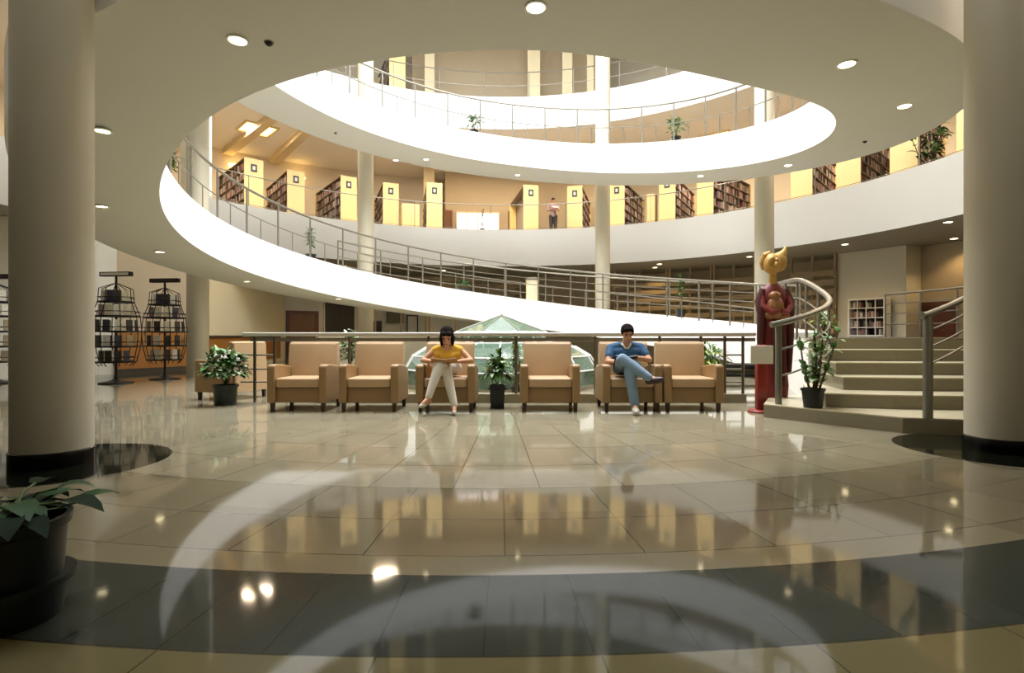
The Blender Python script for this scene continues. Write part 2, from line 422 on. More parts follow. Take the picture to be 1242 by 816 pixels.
# gallery partition: brown-tan centre wall with doors and window
S('wall_gallery', MB().arc(15.6, 15.75, ang(742, 15.6), ang(540, 15.6), Z2, Z3-1.2, 20), M['tan'])
S('wall_upper_gallery', MB().arc(14.2, 14.35, ang(735, 14.2), ang(500, 14.2), Z3, 14.6, 20), M['tan'])
def panel_on_arc(name, px0, px1, R, z0, z1, m, parent=None, dep=.05, off=0, smooth=0):
    a, b = ang(px0, R), ang(px1, R)
    return MB().arc(R-dep-off, R-off, b, a, z0, z1, 2).build(name, m, parent, smooth)
def zpx(x, y, R):
    X, Y = hit(x, R); return H+(CY-y)*Y/F
def framed(name, n, px0, px1, R, z0, z1, mf, mp, fw=.08, bars=0):
    # frame with jambs and head + a leaf, built as one structure with parts
    a, b = ang(px0, R), ang(px1, R); da = fw/R
    mb = MB(); mb.arc(R-.09, R, a-da, a, z0, z1, 1); mb.arc(R-.09, R, b, b+da, z0, z1, 1); mb.arc(R-.09, R, b, a, z1-fw, z1, 2)
    o = S(name, mb, mf, smooth=0)
    S('door_leaf' if name.startswith('door') else 'window_pane', MB().arc(R-.05, R-.01, b+da, a-da, z0+(.0 if name.startswith('door') else .04), z1-fw, 2), mp, o, smooth=0)
    for k in range(bars):
        t = b+(a-b)*(k+1)/(bars+1); S('window_bar', MB().arc(R-.08, R-.02, t-.0015, t+.0015, z0, z1, 1), mf, o, smooth=0)
    return o
framed('door_1', 1, 539, 549, 15.6, Z2, Z2+1.95, M['doorwood'], M['doorwood'])
framed('door_2', 2, 616, 633, 15.6, Z2, Z2+1.95, M['doorwood'], M['wains'])
framed('window_1', 1, 553, 606, 15.6, Z2+.15, Z2+1.9, M['cream'], M['winlit'], .06, 3)
framed('door_3', 3, 347, 386, 13.7, 0, zpx(366, 377, 13.7), M['redwood'], M['doorwood'], .12)
framed('doorless_recess', 4, 392, 431, 13.7, 0, 2.55, M['palewall'], M['dark'], .05)  # open recess, no door; a dark sheet stands for its shade
framed('door_5', 5, 1113, 1162, 13.3, LZ, zpx(1137, 366, 13.3), M['redwood'], M['redwood'], .1)
# wood wainscot on the left walls
mb = wall_line([ph(142, 13.45), ph(252, 15.6)], .12, 1.02, .05); S('baseboard_left', mb, M['wains'], smooth=0)
mb = wall_line([ph(255, 15.7), ph(340, 20.6)], .12, .9, .05); S('baseboard_left_far', mb, M['wains'], smooth=0)
mb = wall_line([ph(142, 13.42), ph(252, 15.57)], 0, .12, .05); S('trim_2', mb, M['dark'], smooth=0)
mb = wall_line([ph(255, 15.62), ph(340, 20.5)], .9, .95, .08); S('trim_3', mb, M['dark'], smooth=0)
mb = wall_line([ph(-250, 8.9), ph(-60, 11.4)], .12, 2.6, .05); S('trim_4', mb, M['wains'], smooth=0)
# low pale parapet on the far side of the void, under the ramp
S('wall_parapet', MB().arc(6.9, 7.05, ang(530, 6.9), ang(386, 6.9), 0, .93, 12), M['palewall'])
# kerb below the straight railing
S('kerb', MB().box((.25, 7.78, .06), (6.0, .26, .12)), M['step'], smooth=0)
# ------------------------------------------------------------------ railings
def ramp_rail(name, label, R, t0, t1, step, short=True, group=None, zf=ramp_top, h=1.0, mid=.47, rr=.022, mats=('steel', 'steel')):
    base = pol(t0, R, zf(t0))
    o = thing(name, label, 'railing', base, 0, group)
    L = lambda v: Vector(v)-base
    n = max(12, int(abs(t1-t0)*40))
    ts = [t0+(t1-t0)*i/n for i in range(n+1)]
    MB().tube([L(pol(t, R, zf(t)+h)) for t in ts], rr*1.25, 8).build('handrail', M[mats[0]], o)
    for q in (mid if isinstance(mid, (list, tuple)) else (mid,)):
        MB().tube([L(pol(t, R, zf(t)+q)) for t in ts], rr*.6, 6).build('mid_rail', M[mats[0]], o)
    k = max(1, round(abs(t1-t0)*R/step))
    mq = min(mid) if isinstance(mid, (list, tuple)) else mid
    for i in range(k+1):
        t = t0+(t1-t0)*i/k
        MB().tube([L(pol(t, R, zf(t)-.01)), L(pol(t, R, zf(t)+h))], rr, 8).build('post', M[mats[1]], o)
        if short and i < k:
            t = t0+(t1-t0)*(i+.55)/k
            MB().tube([L(pol(t, R, zf(t)-.01)), L(pol(t, R, zf(t)+mq))], rr*.55, 6).build('short_post', M[mats[1]], o)
    return o
ramp_rail('ramp_railing', 'steel railing climbing the inner edge of the lower white ramp', RI+.07, -1.36, 2.2, .98)
ramp_rail('ramp_railing', 'steel railing along the white upper ring below the skylight', RI+.07, 4.55, 7.6, .98)
ramp_rail('ramp_railing', 'steel railing on the outer edge of the low ramp in front of slatted wall', RO-.07, -1.30, .75, 1.3, short=False, mid=(.3, .55, .78))
flat2 = lambda t: Z2
ramp_rail('gallery_railing', 'thin rail along the far gallery floor edge in front of the yellow shelves', RG+.08, -1.62, 1.18, 2.9, short=False, zf=flat2, h=.95, mid=.06, rr=.013)
flat3 = lambda t: Z3
ramp_rail('gallery_railing', 'thin rail along the topmost gallery edge under the near soffit', RG+.08, -.75, .75, 1.7, short=False, zf=flat3, h=.95, mid=.45, rr=.016)
flatl = lambda t: LZ
ramp_rail('landing_railing', 'steel railing round the back of the stair landing before the brown niche', 9.2, -1.72, -1.33, 1.0, short=False, zf=flatl, h=1.0, mid=(.3, .55, .78), rr=.018)
# stair railing (curved, inner side of the stairs up to the ramp)
pts = [Vector(p) for p in ((2.93, 6.25, 1.05), (3.2, 6.3, 1.11), (3.55, 6.5, 1.2), (3.88, 6.8, 1.30), (4.13, 7.2, 1.42), (4.30, 7.75, 1.58), (4.45, 8.35, 1.74), (4.72, 9.15, 1.86), (5.0, 10.1, 1.92), (5.22, 11.0, 1.95), (5.29, 11.8, 2.03))]
base = Vector((3.02, 6.27, .15))
o = thing('stair_railing', 'curved steel railing sweeping up the stair side beside the carved figure', 'railing', base)
def smooth_path(P, k=6):
    out = []
    for i in range(len(P)-1):
        a, b = P[i], P[i+1]; m0 = (P[min(i+1, len(P)-1)]-P[max(i-1, 0)])/2; m1 = (P[min(i+2, len(P)-1)]-P[i])/2
        for j in range(k):
            t = j/k; out.append((2*t**3-3*t**2+1)*a+(t**3-2*t**2+t)*m0+(-2*t**3+3*t**2)*b+(t**3-t**2)*m1)
    return out+[P[-1]]
sp_ = smooth_path(pts)
MB().tube([p-base for p in sp_], .034, 10).build('handrail', M['steel'], o)
def step_height(p):
    hh = [.15, .15, .15, .30, .45, .75, .9, .9, .9, .9, .9]
    i = min(range(len(pts)), key=lambda k: (pts[k]-p).length); return hh[i]
for d in (.3, .6):
    MB().tube([p-base-Vector((0, 0, d)) for p in sp_[3:]], .011, 6).build('mid_rail', M['steel'], o)
for i in (1, 4, 5, 6, 7, 8, 9):
    p = pts[i]; zb = step_height(p)
    q = Vector((3.03, 6.28, p.z-.03)) if i == 1 else p
    r = .036 if i == 1 else .02
    MB().tube([Vector((q.x, q.y, zb))-base, Vector((q.x, q.y, q.z-.01))-base], r, 12).build('newel_post' if i == 1 else 'post', M['steel'], o)
# right stair railing
nb = Vector((3.93, 5.22, .15)); o = thing('stair_railing', 'short steel stair railing with thick newel post beside the right column', 'railing', nb)
rp = [Vector((3.86, 5.2, 1.12)), Vector((3.95, 5.25, 1.13)), Vector((4.5, 5.55, 1.28)), Vector((5.2, 6.0, 1.52)), Vector((6.1, 6.9, 1.9)), Vector((6.9, 7.5, 2.0))]
MB().tube([p-nb for p in smooth_path(rp)], .03, 10).build('handrail', M['steel'], o)
MB().tube([Vector((0, 0, 0)), Vector((0, 0, .96))], .042, 14).build('newel_post', M['steel'], o)
for d in (.16, .32, .48):
    MB().tube([p-nb-Vector((0, 0, d)) for p in smooth_path(rp)[6:]], .012, 6).build('mid_rail', M['steel'], o)
for p, zb in ((Vector((4.62, 5.62, 1.30)), .15), (Vector((5.3, 6.1, 1.55)), .45)):
    MB().tube([Vector((p.x, p.y, zb))-nb, p-nb], .018, 8).build('post', M['steel'], o)
# straight railing behind the armchairs
YB = 7.78
def rx(px): return (px-CX)*YB/F
x0, x1 = rx(295), rx(916); bz = Vector(((x0+x1)/2, YB, 0))
o = thing('floor_railing', 'long straight steel railing with broad handrail behind the armchairs', 'railing', bz)
MB().box((0, 0, .95), (x1-x0, .085, .055), bev=.02).build('handrail', M['railpale'], o)
MB().box((.05, 0, .875), (x1-x0-.1, .03, .05), bev=.01).build('mid_rail', M['steel'], o)
for px in (309, 333, 424, 520, 626, 722, 800, 850, 879, 901):
    zb = .12 if -2.75 < rx(px) < 3.25 else 0
    MB().tube([(rx(px)-bz.x, 0, zb), (rx(px)-bz.x, 0, .93)], .021, 10).build('post', M['steeldk'], o)
for a, b in ((292, 333), (879, 901)):
    for z in (.66, .46, .28):
        MB().tube([(rx(a)-bz.x, 0, z), (rx(b)-bz.x, 0, z)], .012, 6).build('cross_bar', M['steel'], o)
# ------------------------------------------------------------------ armchairs
def armchair(label):
    o = thing('armchair', label, 'armchair', (0, 0, 0), 0, 'tan armchairs along the railing')
    MB().box((0, .36, .205), (.54, .60, .19), bev=.012).build('seat_base', M['leather'], o)
    MB().box((0, .29, .355), (.53, .54, .115), bev=.03).build('seat_cushion', M['leather2'], o)
    for s in (-1, 1):       # arm: front face slim, top falling gently towards the back
        mb = MB(); pr = [(.0, .11), (.0, .55), (.02, .575), (.07, .58), (.2, .575), (.42, .55), (.60, .52), (.66, .50), (.66, .11)]
        x = s*.315; hw = .048
        vs = [(x-hw, y, z) for y, z in pr]+[(x+hw, y, z) for y, z in pr]; n = len(pr)
        mb.add(vs, [tuple(range(n)), tuple(range(2*n-1, n-1, -1))]+[(i, (i+1) % n, n+(i+1) % n, n+i) for i in range(n)])
        a = mb.build('armrest', M['leather'], o, smooth=25)
        bv = a.modifiers.new('bevel', 'BEVEL'); bv.width = .016; bv.segments = 3; bv.limit_method = 'ANGLE'
    mb = MB()
    pr = [(.50, .30), (.565, .82), (.585, .845), (.64, .85), (.68, .83), (.715, .12), (.60, .12), (.60, .30)]
    vs = []; fs = []
    for x, k in ((-.315, 0), (-.3, 1), (.3, 1), (.315, 0)):
        vs += [(x, y if k else y*.9+.06, z if k or z < .7 else z-.012) for y, z in pr]
    n = len(pr)
    for j in range(3):
        fs += [(j*n+i, j*n+(i+1) % n, (j+1)*n+(i+1) % n, (j+1)*n+i) for i in range(n)]
    fs += [tuple(range(n)), tuple(range(4*n-1, 3*n-1, -1))]
    mb.add(vs, fs); mb.build('backrest', M['leather2'], o, smooth=30)
    MB().box((0, .34, .297), (.53, .6, .012)).build('seat_seam', M['legwood'], o)
    for x in (-.31, .31):
        for y in (.05, .64):
            MB().lathe([(.026, 0), (.034, .115)], (x, y, 0), 4, rot=PI/4).build('leg', M['legwood'], o, smooth=0)
    return o
chair0 = armchair('tan armchair nearest the white flowered plant in the railing row')
FY = 6.70
def cxp(a, b): return ((a+b)/2-CX)*FY/F
chairs = [(cxp(324, 395), 0, 'empty tan armchair at the end of the railing row next to the flowering pot'),
          (cxp(411, 482), 0, 'empty tan armchair beside the woman in yellow'),
          (cxp(504, 576), 0, 'tan armchair the woman in the yellow top sits in'),
          (cxp(632, 703), 0, 'empty tan armchair standing alone beside the square black planter'),
          (cxp(735, 800), 0, 'tan armchair the man in the blue shirt sits in'),
          (cxp(808, 876), 0, 'empty tan armchair at the row end nearest the carved figure')]
CHX = []
for i, (x, rz, lab) in enumerate(chairs):
    c = chair0 if i == 0 else copy_tree(chair0)
    c.location = (x, FY, 0); c.rotation_euler = (0, 0, rz); c['label'] = lab; CHX.append(x)
c = copy_tree(chair0); c.location = (-4.52, 8.4, 0); c.rotation_euler = (0, 0, math.radians(-108)); c['label'] = 'tan armchair turned away behind the flowering pot by the railing end'
# ------------------------------------------------------------------ glass lantern in the middle of the void
lo = thing('glass_lantern', 'pale green glass lantern roof with white ribs rising behind the railing', 'skylight', (XC, YC, 0))
NP = 16
prof = [(1.88, .05), (1.87, .32), (1.72, .56), (1.45, .72), (1.05, .80), (.84, .82), (.84, .99)]
MB().lathe([(1.93, 0), (1.93, .06), (1.80, .06), (1.80, 0)], n=NP).build('kerb_ring', M['step'], lo)
MB().lathe(prof, n=NP, cap=False).build('glass_skirt', M['glass'], lo, smooth=0)
MB().lathe([(.93, 1.0), (.012, 1.33)], n=8, cap=False, rot=PI/8).build('glass_roof', M['glass'], lo, smooth=0)
for k in range(NP):
    a = 2*PI*k/NP
    MB().tube([(r*math.cos(a), r*math.sin(a), z) for r, z in prof], .014, 6).build('rib', M['white'], lo)
for k in range(8):
    a = 2*PI*k/8+PI/8
    MB().tube([(.93*math.cos(a), .93*math.sin(a), 1.0), (0, 0, 1.335)], .016, 6).build('roof_rib', M['steel'], lo)
for r, z in ((1.72, .56), (1.05, .80), (.93, 1.0), (1.87, .32)):
    n = 8 if r == .93 else NP
    MB().tube([(r*math.cos(2*PI*k/n+(PI/8 if n == 8 else 0)), r*math.sin(2*PI*k/n+(PI/8 if n == 8 else 0)), z) for k in range(n+1)], .013, 6, cap=False).build('ring_bar', M['white'], lo)
gp = MB(); 
for k in range(150):
    a = R_.uniform(0, 2*PI); rr = 1.5*math.sqrt(R_.random()); leaf(gp, (rr*math.cos(a), rr*math.sin(a), R_.uniform(.03, .45-.1*rr)), (R_.uniform(-1, 1), R_.uniform(-1, 1), R_.uniform(.3, 1)), .3, .1, .5, k % 2)
gp.build('inner_foliage', [M['leaf'], M['leafdk']], lo, smooth=0)
MB().lathe([(.03, 1.325), (.035, 1.34), (.01, 1.37)], n=10).build('finial', M['steeldk'], lo)
# slatted bench under the ramp end
bp = at(898, 445, 10.2); bo = thing('slatted_bench', 'dark slatted bench in front of the white ramp near the railing end', 'bench', (bp.x, 10.2, 0))
for k in range(4): MB().box((0, -.18+.12*k, .40), (1.15, .09, .04), bev=.008).build('slat', M['blackm'], bo)
for k in range(2): MB().box((0, .24, .27+.14*k-.08), (1.15, .03, .06)).build('back_slat', M['blackm'], bo)
for s in (-.5, .5): MB().box((s, 0, .19), (.06, .4, .38)).build('leg', M['steeldk'], bo)
# ------------------------------------------------------------------ sign post
p = at(925, 500, 6.72); sp = thing('sign_post', 'red sign post holding a blank white board beside the carved figure', 'sign', (p.x-.02, p.y, 0))
MB().lathe([(.155, 0), (.155, .02), (.13, .035)], n=28).build('base', M['redpaint'], sp)
MB().box((0, 0, .42), (.12, .09, .80), bev=.02).build('post', M['redpaint'], sp)
MB().box((-.02, -.065, .70), (.27, .022, .22), bev=.006).build('board', M['paper'], sp)
# ------------------------------------------------------------------ carved figure
p = at(938, 490, 7.05); cf = thing('carved_figure', 'tall carved figure with golden horned head and dark red robe', 'sculpture', (p.x, p.y, 0))
k = 7.05/F
def zz(y): return H+(CY-y)*k
MB().lathe([(.20, 0), (.22, .03), (.22, .10), (.2, .13)], n=24).build('base', M['robedk'], cf)
MB().lathe([(.20, .12), (.215, .3), (.19, .55), (.185, .8), (.20, 1.0), (.205, 1.12), (.17, 1.2)], n=28, sx=1, sy=.75).build('robe_skirt', M['robe'], cf)
mb = MB()
for s in (-1, 1):      # folds and sleeves falling along the robe
    mb.tube([(s*.17, -.02, 1.52), (s*.215, -.03, 1.36), (s*.20, -.07, 1.2), (s*.215, -.06, .9), (s*.21, -.05, .45)], [.05, .075, .07, .055, .03], 12)
mb.tube([(-.06, -.16, 1.12), (-.065, -.17, .8), (-.05, -.17, .3)], [.03, .035, .02], 8)
mb.tube([(.07, -.16, 1.1), (.08, -.17, .75), (.075, -.17, .3)], [.03, .035, .02], 8)
mb.build('robe_fold', M['robedk'], cf)
MB().lathe([(.16, 1.15), (.20, 1.28), (.2, 1.42), (.175, 1.52), (.10, 1.58), (.05, 1.62)], n=24, sy=.7).build('torso', M['robe'], cf)
mb = MB(); mb.ball((-.03, -.12, 1.28), (.125, .10, .155)); mb.ball((-.045, -.14, 1.43), (.085, .075, .06)); mb.ball((-.1, -.12, 1.19), (.09, .07, .06)); mb.ball((.08, -.12, 1.18), (.1, .07, .055))
mb.build('carried_bundle', M['carve'], cf)
for s in (-1, 1):
    MB().tube([(s*.19, -.03, 1.45), (s*.20, -.1, 1.3), (s*.10, -.19, 1.22), (s*.02, -.21, 1.24)], [.05, .048, .04, .03], 10).build('arm', M['robe'], cf)
MB().tube([(-.02, -.01, 1.55), (-.02, -.03, 1.74)], [.055, .05], 12).build('neck', M['gold'], cf)
mb = MB(); mb.ball((-.045, -.05, 1.84), (.125, .12, .135)); mb.ball((-.10, -.14, 1.86), (.05, .035, .06)); mb.ball((-.045, -.165, 1.82), (.028, .05, .035)); mb.ball((-.02, -.15, 1.88), (.03, .03, .025)); mb.ball((-.085, -.15, 1.9), (.03, .03, .025)); mb.ball((-.05, -.145, 1.775), (.045, .03, .015))
mb.build('head', M['gold'], cf)
mb = MB(); mb.ball((.085, .0, 1.87), (.115, .10, .125))
mb.tube([(.06, 0, 1.90), (.13, .0, 1.95), (.17, .0, 2.01), (.195, 0, 2.08)], [.09, .07, .04, .006], 12)
mb.tube([(-.14, .02, 1.78), (-.165, 0, 1.86), (-.14, -.02, 1.95), (-.06, -.02, 1.985)], [.03, .045, .045, .03], 10)
mb.build('horned_headdress', M['gold'], cf); cf.scale = (.86, .86, 1)
# ------------------------------------------------------------------ ceiling lights
def soffit_point(x, y):                # point on the ramp's underside seen at a pixel
    best = None
    for i in range(1200):
        th = TH_A+(TH_B-TH_A)*i/1199; z = ramp_bottom(th)
        if z <= H+.1: continue
        D = F*(z-H)/(CY-y); X = (x-CX)*D/F
        r = math.hypot(X-XC, D-YC)
        if not RI+.05 < r < RO-.05: continue
        t = math.atan2(-(X-XC), D-YC); e = abs((t-th+PI) % (2*PI)-PI)
        if e < .02 and (best is None or e < best[0]): best = (e, X, D, z)
    return best[1:] if best else None
DOWNLIGHTS = []
GALLERY_PANELS = []
def downlight(p, label, r=.075, pw=3):
    o = thing('ceiling_downlight', label, 'ceiling light', p)
    MB().lathe([(r*1.25, .0), (r*1.25, -.012), (r, -.014), (r, .0)], n=24).build('trim_ring', M['white'], o)
    MB().lathe([(r, -.004), (r*.6, -.010), (.001, -.012)], n=24, cap=False).build('lens', M['lamp'], o)
    DOWNLIGHTS.append(tuple(p)+(pw,)); return o
for x, y, lab in ((288, 48, 'bright round downlight on the near soffit beside a black sensor dot'),
                  (650, 8, 'round downlight on the near soffit at the top edge of the photo'),
                  (1027, 77, 'oval-looking downlight above the right tip of the upper white ring'),
                  (1097, 128, 'downlight between the upper white ring and the bookshelves at far right'),
                  (124, 158, 'upper of two downlights peeking past the tall near column at left'),
                  (124, 250, 'lower of two downlights peeking past the tall near column at left'),
                  (194, 305, 'downlight on the ramp soffit just above the magazine racks'),
                  (300, 341, 'small downlight on the ramp soffit near the left cream wall'),
                  (411, 362, 'faint downlight on the ramp soffit above the dark recess'),
                  (480, 194, 'small downlight under the upper ring near the second far column'),
                  (517, 193, 'small downlight under the upper ring above the yellow shelf ends'),
                  (628, 212, 'tiny downlight under the middle of the upper ring'),
                  (850, 213, 'small downlight under the upper ring above the wide bookcase'),
                  (956, 200, 'small downlight under the upper ring next to the far right column')):
    p = soffit_point(x, y)
    if p is None: print('NO SOFFIT', x, y); continue
    downlight(p, lab, .075)
for x, y, lab in ((800, 320, 'downlight under the gallery floor left of the carved figure'),
                  (909, 311, 'downlight under the gallery floor close to the carved figure head'),
                  (1025, 296, 'downlight under the gallery floor above the pale pilaster'),
                  (1150, 269, 'upper downlight under the gallery floor beside the right column'),
                  (1157, 289, 'downlight lighting the brown niche beside the right column')):
    z = Z2-1.36; D = F*(z-H)/(CY-y); downlight(((x-CX)*D/F, D, z), lab, .085, 60)
downlight(pol(.22, 11.6, Z2-1.36), 'added fill downlight under the gallery floor above the timber louvres near the litter bin', .085, 60)  # this and the next two are added lamps to brighten under the gallery
downlight(pol(.55, 11.6, Z2-1.36), 'added fill downlight under the gallery floor right behind the left far column', .085, 60)
downlight(pol(-.5, 11.8, Z2-1.36), 'added fill downlight deep under the gallery floor just past the middle far column', .085, 60)
GALLERY_PANELS = [tuple(pol(t, 12.4 if abs(t) < .6 else 13.6, Z3-1.22)) for t in (-1.7, -1.35, -1.0, -.65, -.3, .05, .4, .754, 1.05)]
# ------------------------------------------------------------------ plants
def rnd_dir(zmin=-.1, zmax=1):
    a = R_.uniform(0, 2*PI); z = R_.uniform(zmin, zmax); r = math.sqrt(max(0, 1-z*z)); return Vector((r*math.cos(a), r*math.sin(a), z))
def pot(o, r, h, m, square=False, taper=.8, rim=True):
    if square:
        MB().lathe([(r*1.1, 0), (r*1.25, h), (r*1.35, h), (r*1.35, h*.93)][:2]+[(r*1.3, h), (r*1.3, h+.015), (r*1.12, h+.015), (r*1.08, h-.03)], n=4, rot=PI/4).build('pot', m, o, smooth=0)
    else:
        MB().lathe([(r*taper, 0), (r*.97, h*.88), (r*1.06, h*.88), (r*1.08, h), (r*.94, h), (r*.9, h-.03)], n=28).build('pot', m, o)
    MB().cyl((0, 0, h-.05), r*(1.1 if square else .92), .02, 4 if square else 24).build('soil', M['soil'], o)
def bushy(o, z0, r, hgt, n, L, w, mats, flowers=0, droop=.5):
    mb = MB(); st = MB()
    for i in range(max(6, n//14)):
        a = R_.uniform(0, 2*PI); rr = r*R_.uniform(.1, .8); st.tube([(0, 0, z0-.04), (rr*.4*math.cos(a), rr*.4*math.sin(a), z0+hgt*.4), (rr*math.cos(a), rr*math.sin(a), z0+hgt*R_.uniform(.5, .95))], [.006, .005, .003], 5)
    for i in range(n):
        d = rnd_dir(-.2, 1); rr = R_.uniform(.35, 1)
        p = Vector((d.x*r*rr, d.y*r*rr, z0+hgt*.4+d.z*hgt*.55*rr))
        leaf(mb, p, (d+rnd_dir(-.5, .5)*.6).normalized(), L*R_.uniform(.6, 1.2), w*R_.uniform(.7, 1.2), droop, R_.randrange(len(mats)))
    st.build('stem', M['stem'], o); mb.build('foliage', [M[m] for m in mats], o, smooth=0)
    if flowers:
        fb = MB()
        for i in range(flowers):
            d = rnd_dir(-.1, 1); p = Vector((d.x*r*.98, d.y*r*.98, z0+hgt*.4+d.z*hgt*.58))
            for k in range(5):
                a = 2*PI*k/5; u = d.orthogonal().normalized(); v2 = d.cross(u); leaf(fb, p, d*.5+u*math.cos(a)+v2*math.sin(a), .035, .026, .2)
        fb.build('blossom', M['petal'], o, smooth=0)
def caney(o, z0, hgt, stems, n, L, w, mats, spread=.12, lo=.3):
    st = MB(); mb = MB()
    for s in range(stems):
        a = R_.uniform(0, 2*PI); e = spread*R_.uniform(.4, 1); hh = hgt*R_.uniform(.7, 1)
        P = [Vector((e*.2*math.cos(a), e*.2*math.sin(a), z0-.04)), Vector((e*.6*math.cos(a+.3), e*.6*math.sin(a+.3), z0+hh*.5)), Vector((e*math.cos(a), e*math.sin(a), z0+hh))]
        st.tube(P, [.013, .01, .006], 7)
        for i in range(n//stems):
            t = R_.uniform(lo, 1); p = P[0].lerp(P[1], t*2) if t < .5 else P[1].lerp(P[2], t*2-1)
            leaf(mb, p, rnd_dir(-.1, .9), L*R_.uniform(.6, 1.1), w*R_.uniform(.7, 1.2), .6, R_.randrange(len(mats)))
    st.build('stem', M['bark'], o); mb.build('foliage', [M[m] for m in mats], o, smooth=0)
# flowering pot by the left armchair
p = flo(267, 491); o = thing('potted_plant', 'pale flowering plant in a dark green pot at the row end', 'potted plant', (p.x+.05, p.y+.04, 0))
pot(o, .155, .27, M['potgreen'], taper=.88); bushy(o, .26, .26, .48, 420, .13, .075, ['leafpale', 'leaf', 'leafdk', 'leafpale'], 90)
# middle planter
p = flo(603, 496); o = thing('potted_plant', 'leafy green plant in a square black planter between two armchairs', 'potted plant', (p.x, p.y+.14, 0))
pot(o, .11, .285, M['potblack'], square=True); bushy(o, .27, .13, .46, 200, .14, .05, ['leaf', 'leafdk', 'leafpale', 'leaf', 'leafyel'], 0, .7)
# plant behind the railing
p = at(623, 470, 8.35); o = thing('potted_plant', 'tall thin-stemmed plant just behind the railing next to the square planter', 'potted plant', (p.x+.06, p.y, 0))
pot(o, .10, .16, M['potblack']); caney(o, .16, .78, 5, 190, .15, .045, ['leaf', 'leafpale', 'leafpale', 'leaf'], .2, .1)
# plants behind the railing further off
p = at(424, 440, 8.6); o = thing('potted_plant', 'white-topped plant in a glazed pot behind the railing post', 'potted plant', (p.x, p.y, 0))
pot(o, .14, .36, M['shelfin'], taper=.7); bushy(o, .36, .17, .68, 200, .12, .05, ['leafpale', 'leaf', 'leafdk'], 50)
p = at(857, 440, 9.0); o = thing('potted_plant', 'green fern-like plant behind the last empty armchair', 'potted plant', (p.x, p.y, 0))
pot(o, .15, .3, M['potblack']); bushy(o, .3, .28, .55, 240, .17, .04, ['leaf', 'leafyel', 'leafdk'], 0, .9)
# plant on the first stair
p = at(986, 492, 5.98); o = thing('potted_plant', 'tall plant in a black pot on the bottom stair', 'potted plant', (p.x, p.y, .151))
pot(o, .115, .21, M['potblack']); caney(o, .2, .70, 7, 130, .13, .07, ['leafpale', 'leaf', 'leaf', 'leafpale'], .27, .12)
o = thing('potted_plant', 'small plant with yellow-green leaves on the landing inside the curved railing', 'potted plant', (5.42, 9.6, LZ))
pot(o, .10, .12, M['potblack']); bushy(o, .12, .16, .32, 90, .14, .06, ['leafyel', 'leaf', 'leafpale'])
# big dark pot in the near corner
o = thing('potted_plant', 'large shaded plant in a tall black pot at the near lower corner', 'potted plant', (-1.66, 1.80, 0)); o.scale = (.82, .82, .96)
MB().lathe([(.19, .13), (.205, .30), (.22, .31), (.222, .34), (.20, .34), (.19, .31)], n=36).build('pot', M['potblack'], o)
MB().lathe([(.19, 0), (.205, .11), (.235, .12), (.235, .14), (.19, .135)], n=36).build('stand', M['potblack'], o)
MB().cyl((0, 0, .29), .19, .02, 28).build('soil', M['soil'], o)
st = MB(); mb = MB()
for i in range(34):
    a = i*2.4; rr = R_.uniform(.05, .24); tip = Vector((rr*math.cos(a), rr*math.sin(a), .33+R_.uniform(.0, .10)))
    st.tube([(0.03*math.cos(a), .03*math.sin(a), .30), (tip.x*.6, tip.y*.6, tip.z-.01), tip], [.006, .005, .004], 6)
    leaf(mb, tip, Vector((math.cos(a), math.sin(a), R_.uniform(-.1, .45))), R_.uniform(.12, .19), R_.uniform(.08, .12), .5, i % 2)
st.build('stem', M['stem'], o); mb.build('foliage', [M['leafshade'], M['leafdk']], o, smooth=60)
# small plants on the ramps and galleries
def ramp_plant(px, py, R, th, lab, kind=0, h=.55):
    q = pol(th, R, ramp_top(th)); o = thing('potted_plant', lab, 'potted plant', q)
    pot(o, .13, .22, M['potblack'])
    if kind == 0: bushy(o, .22, .22, h, 80, .16, .05, ['leafdk', 'leaf'])
    else: caney(o, .22, h, 3, 60, .18, .06, ['leafdk', 'leaf'], .12, .4)
ramp_plant(377, 308, 6.15, ang(377, 6.15), 'small dark plant standing on the ramp behind its railing, high at left', 1, .75)
ramp_plant(825, 385, 6.4, ang(825, 6.4), 'dark potted plant on the low ramp left of the carved figure', 1, .95)
ramp_plant(575, 158, 6.1, ang(575, 6.1)+2*PI, 'small pot plant behind the upper ring railing, left half')
ramp_plant(820, 165, 6.1, ang(820, 6.1)+2*PI, 'small pot plant behind the upper ring railing, right half')
q = pol(ang(562, 6.3), 6.3, ramp_top(ang(562, 6.3))); o = thing('potted_plant', 'low dark bowl of leaves on the ramp above the lantern', 'potted plant', q); pot(o, .17, .14, M['potblack']); bushy(o, .14, .2, .22, 60, .12, .05, ['leafdk', 'leaf'])
X, Y = hit(1124, 11.0); o = thing('potted_plant', 'large dark plant on the gallery edge between bookcases at far right', 'potted plant', (X, Y, Z2)); pot(o, .16, .25, M['potblack']); caney(o, .25, 1.15, 6, 130, .28, .08, ['leafdk', 'leafdk', 'leaf', 'leafpale'], .45, .2)
X, Y = hit(204, 10.6); o = thing('potted_plant', 'tall climbing plant at the left end of the gallery', 'potted plant', (X, Y, Z2)); pot(o, .18, .3, M['bin']); bushy(o, .3, .17, 1.2, 170, .16, .07, ['leafyel', 'leaf', 'leafdk'])
X, Y = hit(585, 10.7); o = thing('potted_plant', 'slim dark plant in front of the bright gallery window', 'potted plant', (X, Y, Z2)); pot(o, .1, .16, M['potblack']); caney(o, .16, .85, 2, 40, .14, .04, ['leafdk', 'leaf'], .07, .2)
X, Y = hit(818, 10.9)
